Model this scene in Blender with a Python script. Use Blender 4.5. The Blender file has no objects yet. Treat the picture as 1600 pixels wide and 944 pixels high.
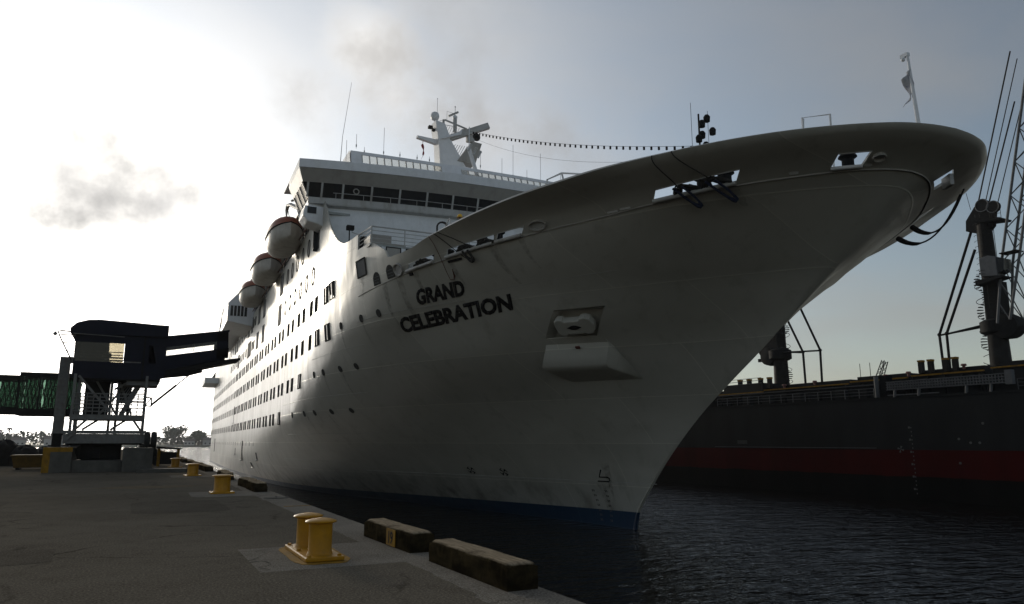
import bpy, bmesh, math, random
from mathutils import Vector, Matrix, noise as mnoise
random.seed(7)
R = math.radians
sc = bpy.context.scene
COL = sc.collection

# ------------------------------------------------------------------ camera
cam = bpy.data.cameras.new('camera')
cam.sensor_width = 36.0
cam.lens = 25.875
cam.clip_start = 0.1
cam.clip_end = 9000
camo = bpy.data.objects.new('camera', cam)
COL.objects.link(camo)
camo.location = (0, 0, 1.65)
camo.rotation_euler = (R(90 + 10.734), 0, R(-26.868))
sc.camera = camo

# ------------------------------------------------------------------ sky, sun, exposure
SUN_AZ, SUN_EL = R(-6.0), R(12.5)          # azimuth clockwise from +Y
SUND = Vector((math.sin(SUN_AZ) * math.cos(SUN_EL), math.cos(SUN_AZ) * math.cos(SUN_EL), math.sin(SUN_EL)))
world = bpy.data.worlds.new('World')
sc.world = world
world.use_nodes = True
wn, wl = world.node_tree.nodes, world.node_tree.links
wn.clear()
def wnode(t, **k):
    n = wn.new(t)
    for a, b in k.items():
        setattr(n, a, b)
    return n
def wmath(op, a, b=None, clamp=False):
    n = wnode('ShaderNodeMath', operation=op, use_clamp=clamp)
    for i, v in enumerate((a, b)):
        if v is None:
            continue
        if isinstance(v, (int, float)):
            n.inputs[i].default_value = v
        else:
            wl.new(v, n.inputs[i])
    return n.outputs[0]
def wdot(vec, d):
    n = wnode('ShaderNodeVectorMath', operation='DOT_PRODUCT')
    wl.new(vec, n.inputs[0])
    n.inputs[1].default_value = d
    return n.outputs['Value']
def wramp(v, a, b):
    n = wnode('ShaderNodeMapRange', interpolation_type='SMOOTHSTEP')
    wl.new(v, n.inputs['Value'])
    n.inputs['From Min'].default_value = a
    n.inputs['From Max'].default_value = b
    return n.outputs['Result']
def wmix(f, a, b):
    n = wnode('ShaderNodeMix', data_type='RGBA')
    for sock, v in ((n.inputs['Factor'], f), (n.inputs['A'], a), (n.inputs['B'], b)):
        if isinstance(v, (int, float)):
            sock.default_value = v
        elif isinstance(v, tuple):
            sock.default_value = (*v, 1)
        else:
            wl.new(v, sock)
    return n.outputs['Result']
def wscale(v, f):
    n = wnode('ShaderNodeVectorMath', operation='SCALE')
    if isinstance(v, tuple):
        n.inputs[0].default_value = v
    else:
        wl.new(v, n.inputs[0])
    if isinstance(f, (int, float)):
        n.inputs['Scale'].default_value = f
    else:
        wl.new(f, n.inputs['Scale'])
    return n.outputs[0]
sky = wnode('ShaderNodeTexSky', sky_type='NISHITA')
sky.sun_disc = False
sky.sun_elevation = SUN_EL
sky.sun_rotation = SUN_AZ
sky.air_density = 1.0
sky.dust_density = 0.25
sky.ozone_density = 1.0
tc = wnode('ShaderNodeTexCoord')
DIR = tc.outputs['Generated']
sep = wnode('ShaderNodeSeparateXYZ'); wl.new(DIR, sep.inputs[0])
mu = wmath('MAXIMUM', wdot(DIR, SUND), 0.0)
# thin veil of high cloud: forward scattering brightens it towards the sun
zz = wmath('ADD', wmath('MAXIMUM', sep.outputs['Z'], 0.0), 0.16)
cxy = wnode('ShaderNodeCombineXYZ')
wl.new(wmath('DIVIDE', sep.outputs['X'], zz), cxy.inputs[0])
wl.new(wmath('DIVIDE', sep.outputs['Y'], zz), cxy.inputs[1])
n1 = wnode('ShaderNodeTexNoise'); n1.inputs['Scale'].default_value = 0.85
n1.inputs['Detail'].default_value = 7; n1.inputs['Roughness'].default_value = 0.52
n1.inputs['Distortion'].default_value = 0.35
wl.new(cxy.outputs[0], n1.inputs['Vector'])
n2 = wnode('ShaderNodeTexNoise'); n2.inputs['Scale'].default_value = 9.0
n2.inputs['Detail'].default_value = 6; n2.inputs['Roughness'].default_value = 0.58
wl.new(DIR, n2.inputs['Vector'])
veil = wmath('ADD', wmath('MULTIPLY', wramp(n1.outputs['Fac'], 0.36, 0.74), 0.45), 0.14)
VEIL_A, VEIL_B, VEIL_C = 3.2, 5.0, 9.0
glow = wmath('ADD', wmath('ADD', wmath('MULTIPLY', wmath('POWER', mu, 7.0), VEIL_B), VEIL_A),
             wmath('MULTIPLY', wmath('POWER', mu, 60.0), VEIL_C))
veilcol = wscale((1.0, 0.955, 0.89), glow)
c = wmix(veil, sky.outputs['Color'], veilcol)
# aureole of the hazy air round the hidden sun
aur = wmath('ADD', wmath('MULTIPLY', wmath('POWER', mu, 3.0), 3.4), wmath('ADD', wmath('MULTIPLY', wmath('POWER', mu, 7.0), 2.6), wmath('MULTIPLY', wmath('POWER', mu, 60.0), 16.0)))
add = wnode('ShaderNodeVectorMath', operation='ADD')
wl.new(c, add.inputs[0]); wl.new(wscale((1.0, 0.97, 0.92), aur), add.inputs[1])
mn = wnode('ShaderNodeVectorMath', operation='MINIMUM')
wl.new(add.outputs[0], mn.inputs[0]); mn.inputs[1].default_value = (14.0, 13.6, 12.8)
c = mn.outputs[0]
# dusty air low over the horizon, same all round, brighter where it scatters the sun forward
hb_ = wmath('MULTIPLY', wmath('POWER', wmath('SUBTRACT', 1.0, wmath('MAXIMUM', sep.outputs['Z'], 0.0)), 9.0), 0.8)
hcol = wscale((1.0, 0.95, 0.885), wmath('ADD', 3.9, wmath('ADD', wmath('MULTIPLY', wmath('POWER', mu, 8.0), 7.0), wmath('MULTIPLY', wmath('POWER', mu, 36.0), 130.0))))
c = wmix(hb_, c, hcol)
# single cumulus clouds: each a puff round its own direction, edge broken by noise
def puff(c, az, el, half, col, gain, soft=0.5, amp=1.0):
    d = Vector((math.sin(R(az)) * math.cos(R(el)), math.cos(R(az)) * math.cos(R(el)), math.sin(R(el))))
    ang = wmath('DIVIDE', wmath('ARCCOSINE', wmath('MINIMUM', wdot(DIR, d), 1.0)), R(half))
    body = wmath('SUBTRACT', wmath('ADD', 1.0, wmath('MULTIPLY', wmath('SUBTRACT', n2.outputs['Fac'], 0.5), 2.0)), ang)
    f = wmath('MULTIPLY', wramp(body, 0.0, soft), amp)
    shade = wmath('ADD', wmath('MULTIPLY', wramp(n2.outputs['Fac'], 0.35, 0.7), -0.3 * gain), gain)
    return wmix(f, c, wscale(col, shade))
PUFFS = [(-5.6, 17.8, 5.6, (1.0, 0.975, 0.945), 8.0, 1.1, 1.0), (-3.0, 16.2, 5.6, (1.0, 0.975, 0.945), 7.4, 1.1, 1.0), (0.8, 16.6, 3.4, (1.0, 0.975, 0.95), 9.4, 1.2, 1.0),
         (14.6, 29.4, 4.4, (1.0, 0.975, 0.94), 12.5, 1.2, 0.9), (17.0, 26.0, 5.0, (1.0, 0.97, 0.935), 9.6, 1.3, 0.9), (10.0, 25.0, 5.5, (1.0, 0.975, 0.945), 11.0, 1.5, 0.75),
         (25.0, 22.5, 8.5, (1.0, 0.97, 0.945), 7.6, 1.5, 0.85), (34.0, 21.0, 8.0, (1.0, 0.97, 0.95), 6.0, 1.6, 0.6), (22.0, 32.0, 8.0, (1.0, 0.98, 0.96), 7.0, 1.6, 0.4), (5.5, 10.5, 2.4, (1.0, 0.97, 0.93), 9.6, 1.2, 0.5)]
for pf in PUFFS:
    c = puff(c, *pf)
bg = wnode('ShaderNodeBackground')
bg.inputs['Strength'].default_value = 0.095
wl.new(c, bg.inputs['Color'])
wo = wnode('ShaderNodeOutputWorld')
wl.new(bg.outputs[0], wo.inputs['Surface'])

sund = bpy.data.lights.new('sun', 'SUN')
sund.energy = 1.4
sund.angle = R(10.0)
sund.color = (1.0, 0.90, 0.74)
suno = bpy.data.objects.new('sun', sund)
COL.objects.link(suno)
suno.rotation_euler = SUND.to_track_quat('Z', 'Y').to_euler()
suno.location = (-20, 60, 60)
sc.view_settings.view_transform = 'Standard'
sc.view_settings.look = 'None'
sc.view_settings.exposure = 0.0
sc.view_settings.gamma = 1.0
sc.render.engine = 'CYCLES'
sc.cycles.use_denoising = True
sc.cycles.max_bounces = 6
sc.cycles.transparent_max_bounces = 12
sc.cycles.caustics_reflective = False
sc.cycles.caustics_refractive = False
sc.cycles.sample_clamp_indirect = 6.0

# ------------------------------------------------------------------ materials
def mat(name, col, rough=0.55, metal=0.0, var=0.18, scale=2.0, bump=0.0, bscale=25.0, spec=0.5,
        stain=None, stain_amt=0.0, stain_scale=(1, 1, 1), coat=0.0, alpha=None):
    m = bpy.data.materials.new(name)
    m.use_nodes = True
    nt = m.node_tree; n, l = nt.nodes, nt.links
    b = n['Principled BSDF']
    b.inputs['Roughness'].default_value = rough
    b.inputs['Metallic'].default_value = metal
    b.inputs['Specular IOR Level'].default_value = spec
    if coat:
        b.inputs['Coat Weight'].default_value = coat
        b.inputs['Coat Roughness'].default_value = 0.12
    t = n.new('ShaderNodeTexCoord')
    nz = n.new('ShaderNodeTexNoise'); nz.inputs['Scale'].default_value = scale
    nz.inputs['Detail'].default_value = 5; nz.inputs['Roughness'].default_value = 0.62
    l.new(t.outputs['Object'], nz.inputs['Vector'])
    mx = n.new('ShaderNodeMix'); mx.data_type = 'RGBA'
    mr = n.new('ShaderNodeMapRange'); mr.inputs['From Min'].default_value = 0.3; mr.inputs['From Max'].default_value = 0.7
    l.new(nz.outputs['Fac'], mr.inputs['Value'])
    l.new(mr.outputs['Result'], mx.inputs['Factor'])
    mx.inputs['A'].default_value = (*[v * (1 - var) for v in col], 1)
    mx.inputs['B'].default_value = (*[min(1, v * (1 + var)) for v in col], 1)
    out = mx.outputs['Result']
    if stain:
        mp = n.new('ShaderNodeMapping'); mp.inputs['Scale'].default_value = stain_scale
        l.new(t.outputs['Object'], mp.inputs['Vector'])
        ns = n.new('ShaderNodeTexNoise'); ns.inputs['Scale'].default_value = 1.0; ns.inputs['Detail'].default_value = 6
        ns.inputs['Roughness'].default_value = 0.6
        l.new(mp.outputs[0], ns.inputs['Vector'])
        sr = n.new('ShaderNodeMapRange'); sr.inputs['From Min'].default_value = 0.5; sr.inputs['From Max'].default_value = 0.72
        sr.inputs['To Max'].default_value = stain_amt
        l.new(ns.outputs['Fac'], sr.inputs['Value'])
        m2 = n.new('ShaderNodeMix'); m2.data_type = 'RGBA'
        l.new(sr.outputs['Result'], m2.inputs['Factor']); l.new(out, m2.inputs['A'])
        m2.inputs['B'].default_value = (*stain, 1)
        out = m2.outputs['Result']
    l.new(out, b.inputs['Base Color'])
    # roughness breakup
    rr = n.new('ShaderNodeMapRange')
    rr.inputs['To Min'].default_value = max(0.02, rough * 0.8); rr.inputs['To Max'].default_value = min(1, rough * 1.2)
    l.new(nz.outputs['Fac'], rr.inputs['Value']); l.new(rr.outputs['Result'], b.inputs['Roughness'])
    if bump:
        nb = n.new('ShaderNodeTexNoise'); nb.inputs['Scale'].default_value = bscale; nb.inputs['Detail'].default_value = 4
        l.new(t.outputs['Object'], nb.inputs['Vector'])
        bp = n.new('ShaderNodeBump'); bp.inputs['Strength'].default_value = bump; bp.inputs['Distance'].default_value = 0.02
        l.new(nb.outputs['Fac'], bp.inputs['Height']); l.new(bp.outputs[0], b.inputs['Normal'])
    return m

def glassmat0(name):
    m = bpy.data.materials.new(name); m.use_nodes = True
    n, l = m.node_tree.nodes, m.node_tree.links
    b = n['Principled BSDF']; b.inputs['Roughness'].default_value = .8; b.inputs['Base Color'].default_value = (.07, .045, .022, 1)
    t = n.new('ShaderNodeTexCoord'); nz = n.new('ShaderNodeTexNoise'); nz.inputs['Scale'].default_value = 5; nz.inputs['Detail'].default_value = 5
    l.new(t.outputs['Object'], nz.inputs['Vector'])
    mr = n.new('ShaderNodeMapRange'); mr.inputs['From Min'].default_value = .3; mr.inputs['From Max'].default_value = .75; mr.inputs['To Max'].default_value = .32
    l.new(nz.outputs['Fac'], mr.inputs['Value']); l.new(mr.outputs['Result'], b.inputs['Alpha'])
    return m
M = {}
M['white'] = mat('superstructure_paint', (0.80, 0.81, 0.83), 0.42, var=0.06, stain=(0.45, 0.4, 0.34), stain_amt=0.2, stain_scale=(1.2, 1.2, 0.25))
M['offwhite'] = mat('weathered_white_paint', (0.46, 0.455, 0.44), 0.45, var=0.1, stain=(0.2, 0.15, 0.1), stain_amt=0.45, stain_scale=(2, 2, 0.6))
M['tan'] = mat('grey_beige_paint', (0.36, 0.34, 0.31), 0.5, var=0.06, stain=(0.12, 0.09, 0.07), stain_amt=0.3, stain_scale=(1.5, 1.5, 0.6))
M['greydeck'] = mat('deck_paint', (0.36, 0.38, 0.37), 0.7, bump=0.2)
M['glass'] = mat('dark_window_glass', (0.012, 0.014, 0.016), 0.18, var=0.3, spec=0.25)
M['winpane'] = mat('cabin_window_glass', (0.03, 0.03, 0.029), 0.7, var=0.3, spec=0.0)
M['winframe'] = mat('window_frame_paint', (0.07, 0.068, 0.064), 0.7, spec=0.0)
M['panel'] = mat('grey_panel', (0.12, 0.125, 0.13), 0.7, var=0.12, spec=0.08)  # flat grey; on the large side windows it stands in for reflection
M['ovalglass'] = mat('pale_oval_glass', (0.22, 0.22, 0.21), 0.3, var=0.15, spec=0.2)
M['black'] = mat('black_paint', (0.008, 0.008, 0.009), 0.7, spec=0.1, var=0.3)
M['rope'] = mat('dark_rope', (0.022, 0.021, 0.02), 0.85, var=0.4, scale=30, bump=0.6, bscale=60)
M['bluerope'] = mat('navy_rope', (0.012, 0.02, 0.055), 0.85, var=0.4, scale=30, bump=0.6, bscale=60)
M['redrope'] = mat('brown_line', (0.11, 0.04, 0.02), 0.85, var=0.3, scale=20)
M['steel'] = mat('grey_painted_steel', (0.17, 0.168, 0.16), 0.6, 0.0, spec=0.2, var=0.2, scale=6, stain=(0.12, 0.07, 0.04), stain_amt=0.4, stain_scale=(5, 5, 2))
M['darksteel'] = mat('dark_steel', (0.016, 0.016, 0.016), 0.7, 0.0, spec=0.08, var=0.3, scale=5)
M['orange'] = mat('orange_canopy', (0.27, 0.07, 0.03), 0.55, var=0.2, scale=4)
M['boat'] = mat('lifeboat_hull', (0.52, 0.49, 0.44), 0.5, var=0.12, stain=(0.2, 0.15, 0.1), stain_amt=0.5, stain_scale=(1.2, 1.2, 0.5))
M['yellow'] = mat('yellow_bollard_paint', (0.42, 0.20, 0.003), 0.42, spec=0.3, var=0.12, scale=7, bump=0.25, bscale=14, stain=(0.22, 0.11, 0.015), stain_amt=0.55, stain_scale=(5, 5, 3))
M['ochre'] = mat('dirty_ochre_paint', (0.09, 0.05, 0.008), 0.8, spec=0.1, var=0.3, scale=4)
M['yellowdull'] = mat('faded_yellow_paint', (0.26, 0.14, 0.015), 0.75, spec=0.1, var=0.25, scale=4, stain=(0.08, 0.06, 0.03), stain_amt=0.7, stain_scale=(3, 3, 2))
M['navy'] = mat('navy_canvas', (0.008, 0.010, 0.020), 0.75, var=0.3, scale=3, bump=0.35, bscale=3, spec=0.2)
M['concrete'] = mat('grey_concrete', (0.10, 0.095, 0.085), 0.9, spec=0.05, var=0.22, scale=2, bump=0.35, bscale=18, stain=(0.06, 0.055, 0.05), stain_amt=0.7, stain_scale=(1.1, 1.1, 0.7))
M['rubber'] = mat('black_rubber', (0.015, 0.015, 0.015), 0.8, var=0.3, scale=8, bump=0.3)
M['tarp'] = mat('dark_tarpaulin', (0.018, 0.018, 0.018), 0.75, spec=0.1, var=0.4, scale=2, bump=0.5, bscale=4)
M['cargogrey'] = mat('slate_grey_hull', (0.020, 0.021, 0.022), 0.6, spec=0.05, var=0.12, scale=0.5)
M['cranegrey'] = mat('crane_paint', (0.024, 0.023, 0.022), 0.6, spec=0.06, var=0.25, scale=2, stain=(0.03, 0.025, 0.02), stain_amt=0.7, stain_scale=(1, 1, .4))
M['cranelight'] = mat('crane_light_grey', (0.13, 0.133, 0.137), 0.6, spec=0.1, var=0.15)
M['red'] = mat('red_lattice_paint', (0.16, 0.055, 0.045), 0.6)
M['skin'] = mat('skin', (0.16, 0.085, 0.055), 0.6)
M['shirt'] = mat('white_cotton', (0.62, 0.62, 0.65), 0.85, bump=0.2)
M['trousers'] = mat('dark_cotton', (0.03, 0.035, 0.05), 0.9)
M['hat'] = mat('yellow_plastic', (0.75, 0.42, 0.01), 0.35)
M['flagw'] = mat('white_bunting', (0.5, 0.5, 0.52), 0.9, var=0.1, scale=5, stain=(0.05, 0.06, 0.25), stain_amt=1.0, stain_scale=(6, 6, 3))
M['flagr'] = mat('red_bunting', (0.32, 0.03, 0.04), 0.9, var=0.2)
M['bark'] = mat('bark', (0.05, 0.04, 0.03), 0.9)
M['leaf'] = mat('foliage', (0.055, 0.075, 0.035), 0.7, var=0.4, scale=0.3)
M['house'] = mat('pale_render', (0.45, 0.44, 0.42), 0.8)
M['roof'] = mat('dull_roof', (0.14, 0.11, 0.1), 0.8)
M['markwhite'] = mat('white_marking_paint', (0.12, 0.12, 0.118), 0.6)
M['slotwhite'] = mat('painted_slot_daylight', (0.8, 0.8, 0.78), 0.4, var=0.05)  # white fill stands in for the brightness seen through the open slots
M['runs'] = glassmat0('rust_and_dirt_run')
M['chrome'] = mat('bright_chock', (0.45, 0.44, 0.42), 0.35, 0.0)

def glassmat(name, tint, rough=0.08, mixf=0.25):
    m = bpy.data.materials.new(name); m.use_nodes = True
    n, l = m.node_tree.nodes, m.node_tree.links
    n.remove(n['Principled BSDF'])
    tr = n.new('ShaderNodeBsdfTransparent'); tr.inputs[0].default_value = (*tint, 1)
    gl = n.new('ShaderNodeBsdfPrincipled')
    gl.inputs['Base Color'].default_value = (*[v * .5 for v in tint], 1)
    gl.inputs['Roughness'].default_value = rough
    nz = n.new('ShaderNodeTexNoise'); nz.inputs['Scale'].default_value = 3
    tcx = n.new('ShaderNodeTexCoord'); l.new(tcx.outputs['Object'], nz.inputs['Vector'])
    mr = n.new('ShaderNodeMapRange'); mr.inputs['To Min'].default_value = mixf * .7; mr.inputs['To Max'].default_value = mixf * 1.3
    l.new(nz.outputs['Fac'], mr.inputs['Value'])
    mx = n.new('ShaderNodeMixShader'); l.new(mr.outputs['Result'], mx.inputs[0])
    l.new(tr.outputs[0], mx.inputs[1]); l.new(gl.outputs[0], mx.inputs[2])
    l.new(mx.outputs[0], n['Material Output'].inputs['Surface'])
    return m
M['clear'] = glassmat('clear_windscreen', (0.86, 0.86, 0.84), 0.1, 0.15)
M['plastic'] = glassmat('cloudy_plastic_sheet', (0.62, 0.58, 0.48), 0.3, 0.3)
M['greenglass'] = glassmat('green_tinted_glass', (0.24, 0.33, 0.28), 0.1, 0.12)

# ------------------------------------------------------------------ mesh builder
class MB:
    def __init__(s):
        s.v = []; s.f = []; s.m = []
    def add(s, vs, fs, mi=0):
        o = len(s.v)
        s.v += [tuple(v) for v in vs]
        s.f += [tuple(i + o for i in f) for f in fs]
        s.m += [mi] * len(fs)
        return s
    def box(s, x0, x1, y0, y1, z0, z1, mi=0):
        return s.add([(x0, y0, z0), (x1, y0, z0), (x1, y1, z0), (x0, y1, z0), (x0, y0, z1), (x1, y0, z1), (x1, y1, z1), (x0, y1, z1)],
                     [(0, 3, 2, 1), (4, 5, 6, 7), (0, 1, 5, 4), (1, 2, 6, 5), (2, 3, 7, 6), (3, 0, 4, 7)], mi)
    def bar(s, p, q, w, h=None, mi=0):
        h = h or w
        p, q = Vector(p), Vector(q)
        d = (q - p).normalized()
        up = Vector((0, 0, 1)) if abs(d.z) < 0.95 else Vector((1, 0, 0))
        a = d.cross(up).normalized() * w / 2
        b = a.cross(d).normalized() * h / 2
        vs = [e + sa * a + sb * b for e in (p, q) for sa, sb in ((-1, -1), (1, -1), (1, 1), (-1, 1))]
        return s.add(vs, [(0, 3, 2, 1), (4, 5, 6, 7), (0, 1, 5, 4), (1, 2, 6, 5), (2, 3, 7, 6), (3, 0, 4, 7)], mi)
    def tube(s, pts, r, n=6, mi=0):
        pts = [Vector(p) for p in pts]
        rs = r if isinstance(r, (list, tuple)) else [r] * len(pts)
        vs, fs = [], []
        pa = None
        for i, p in enumerate(pts):
            d = (pts[min(i + 1, len(pts) - 1)] - pts[max(i - 1, 0)]).normalized()
            if pa is None:
                up = Vector((0, 0, 1)) if abs(d.z) < 0.9 else Vector((1, 0, 0))
                a = d.cross(up).normalized()
            else:
                a = (pa - d * pa.dot(d)).normalized()
            pa = a
            b = d.cross(a)
            for k in range(n):
                t = 2 * math.pi * k / n
                vs.append(p + (a * math.cos(t) + b * math.sin(t)) * rs[i])
        for i in range(len(pts) - 1):
            for k in range(n):
                fs.append((i * n + k, i * n + (k + 1) % n, (i + 1) * n + (k + 1) % n, (i + 1) * n + k))
        fs.append(tuple(reversed(range(n))))
        fs.append(tuple((len(pts) - 1) * n + k for k in range(n)))
        return s.add(vs, fs, mi)
    def lathe(s, prof, o=(0, 0, 0), n=20, mi=0, M4=None):
        o = Vector(o)
        vs, fs = [], []
        for r, z in prof:
            for k in range(n):
                t = 2 * math.pi * k / n
                p = Vector((r * math.cos(t), r * math.sin(t), z))
                if M4 is not None:
                    p = M4 @ p
                vs.append(o + p)
        for i in range(len(prof) - 1):
            for k in range(n):
                fs.append((i * n + k, i * n + (k + 1) % n, (i + 1) * n + (k + 1) % n, (i + 1) * n + k))
        fs.append(tuple(reversed(range(n))))
        fs.append(tuple((len(prof) - 1) * n + k for k in range(n)))
        return s.add(vs, fs, mi)
    def ball(s, c, r, nu=12, nv=8, mi=0):
        rx, ry, rz = r if isinstance(r, (list, tuple)) else (r, r, r)
        vs = [(c[0], c[1], c[2] - rz)]
        for j in range(1, nv):
            t = math.pi * j / nv
            for k in range(nu):
                a = 2 * math.pi * k / nu
                vs.append((c[0] + rx * math.sin(t) * math.cos(a), c[1] + ry * math.sin(t) * math.sin(a), c[2] - rz * math.cos(t)))
        vs.append((c[0], c[1], c[2] + rz))
        fs = []
        for k in range(nu):
            fs.append((0, 1 + (k + 1) % nu, 1 + k))
            fs.append((len(vs) - 1, 1 + (nv - 2) * nu + k, 1 + (nv - 2) * nu + (k + 1) % nu))
        for j in range(nv - 2):
            for k in range(nu):
                a, b = 1 + j * nu, 1 + (j + 1) * nu
                fs.append((a + k, a + (k + 1) % nu, b + (k + 1) % nu, b + k))
        return s.add(vs, fs, mi)
    def prism(s, poly, f0, f1, mi=0):
        # poly: 2D points; f0/f1 map a 2D point to 3D (two ends)
        n = len(poly)
        vs = [f0(*p) for p in poly] + [f1(*p) for p in poly]
        fs = [tuple(range(n)), tuple(reversed(range(n, 2 * n)))]
        fs += [(k, k + n, (k + 1) % n + n, (k + 1) % n) for k in range(n)]
        return s.add(vs, fs, mi)
    def grid(s, rows, mi=0, closed=False):
        n = len(rows[0])
        vs = [p for r in rows for p in r]
        fs = []
        for j in range(len(rows) - 1):
            for i in range(n if closed else n - 1):
                k = (i + 1) % n
                fs.append((j * n + i, j * n + k, (j + 1) * n + k, (j + 1) * n + i))
        return s.add(vs, fs, mi)
    def mesh(s, name, mats, smooth=None):
        me = bpy.data.meshes.new(name)
        me.from_pydata(s.v, [], s.f)
        if not isinstance(mats, (list, tuple)):
            mats = [mats]
        for m in mats:
            me.materials.append(M[m] if isinstance(m, str) else m)
        me.polygons.foreach_set('material_index', s.m)
        if smooth:
            bm = bmesh.new(); bm.from_mesh(me)
            bmesh.ops.recalc_face_normals(bm, faces=bm.faces)
            bm.to_mesh(me); bm.free()
            me.polygons.foreach_set('use_smooth', [True] * len(me.polygons))
            me.set_sharp_from_angle(angle=R(smooth))
        me.update()
        return me
    def build(s, name, mats, parent=None, smooth=None, loc=None, bevel=0):
        o = bpy.data.objects.new(name, s.mesh(name, mats, smooth))
        COL.objects.link(o)
        if parent:
            o.parent = parent
        if loc is not None:
            o.location = loc
        if bevel:
            b = o.modifiers.new('bevel', 'BEVEL'); b.width = bevel; b.segments = 2; b.limit_method = 'ANGLE'
        return o
def tag(o, label, cat, group=None):
    o['label'] = label; o['category'] = cat
    if group:
        o['group'] = group
    return o
def thing(name, label, cat, loc=(0, 0, 0), rotz=0.0, group=None):
    o = bpy.data.objects.new(name, None)
    COL.objects.link(o)
    o.location = loc; o.rotation_euler = (0, 0, rotz); o.empty_display_size = 0.3
    return tag(o, label, cat, group)
def inst(name, me, parent=None, loc=(0, 0, 0), rot=(0, 0, 0), mx=None):
    o = bpy.data.objects.new(name, me)
    COL.objects.link(o)
    if parent:
        o.parent = parent
    if mx is not None:
        o.matrix_local = mx
    else:
        o.location = loc; o.rotation_euler = rot
    return o
def dup(root, loc, rotz, label=None, group=None):
    r = root.copy(); COL.objects.link(r); r.location = loc; r.rotation_euler = (0, 0, rotz)
    if label: r['label'] = label
    if group: r['group'] = group
    for ch in list(root.children):
        cc = ch.copy(); COL.objects.link(cc); cc.parent = r
        for g in list(ch.children):
            d = g.copy(); COL.objects.link(d); d.parent = cc
    return r
def struct(o):
    o['kind'] = 'structure'
    return o
def stuff(o):
    o['kind'] = 'stuff'
    return o
def catenary(p, q, sag, n=14):
    p, q = Vector(p), Vector(q)
    return [p.lerp(q, i / n) - Vector((0, 0, sag * 4 * (i / n) * (1 - i / n))) for i in range(n + 1)]

# ================================================================== SETTING
WZ = -3.15
# water
def water_mat():
    m = bpy.data.materials.new('harbour_water'); m.use_nodes = True
    n, l = m.node_tree.nodes, m.node_tree.links
    b = n['Principled BSDF']
    b.inputs['Base Color'].default_value = (0.006, 0.006, 0.005, 1)
    b.inputs['Roughness'].default_value = 0.06
    b.inputs['Specular IOR Level'].default_value = 0.42
    b.inputs['IOR'].default_value = 1.33
    t = n.new('ShaderNodeTexCoord')
    prev = None
    for sc_, dist, stg, rot in (((0.25, 0.55, 1), 0.9, 0.55, 0.45), ((0.55, 1.7, 1), 0.55, 0.9, 0.42), ((1.7, 4.6, 1), 0.16, 0.8, 0.5)):
        mp = n.new('ShaderNodeMapping'); mp.inputs['Scale'].default_value = sc_; mp.inputs['Rotation'].default_value = (0, 0, rot)
        l.new(t.outputs['Object'], mp.inputs['Vector'])
        nz = n.new('ShaderNodeTexNoise'); nz.inputs['Scale'].default_value = 1.0; nz.inputs['Detail'].default_value = 3
        nz.inputs['Distortion'].default_value = 0.6
        l.new(mp.outputs[0], nz.inputs['Vector'])
        bp = n.new('ShaderNodeBump'); bp.inputs['Strength'].default_value = stg; bp.inputs['Distance'].default_value = dist
        l.new(nz.outputs['Fac'], bp.inputs['Height'])
        if prev:
            l.new(prev.outputs[0], bp.inputs['Normal'])
        prev = bp
    l.new(prev.outputs[0], b.inputs['Normal'])
    return m
M['water'] = water_mat()
w = MB(); w.grid([[(x, y, WZ) for x in (-3500, -400, 4.0, 60, 200, 700, 3500)] for y in (-400, -20, 60, 200, 800, 4500)])
struct(w.build('water', 'water'))

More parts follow.
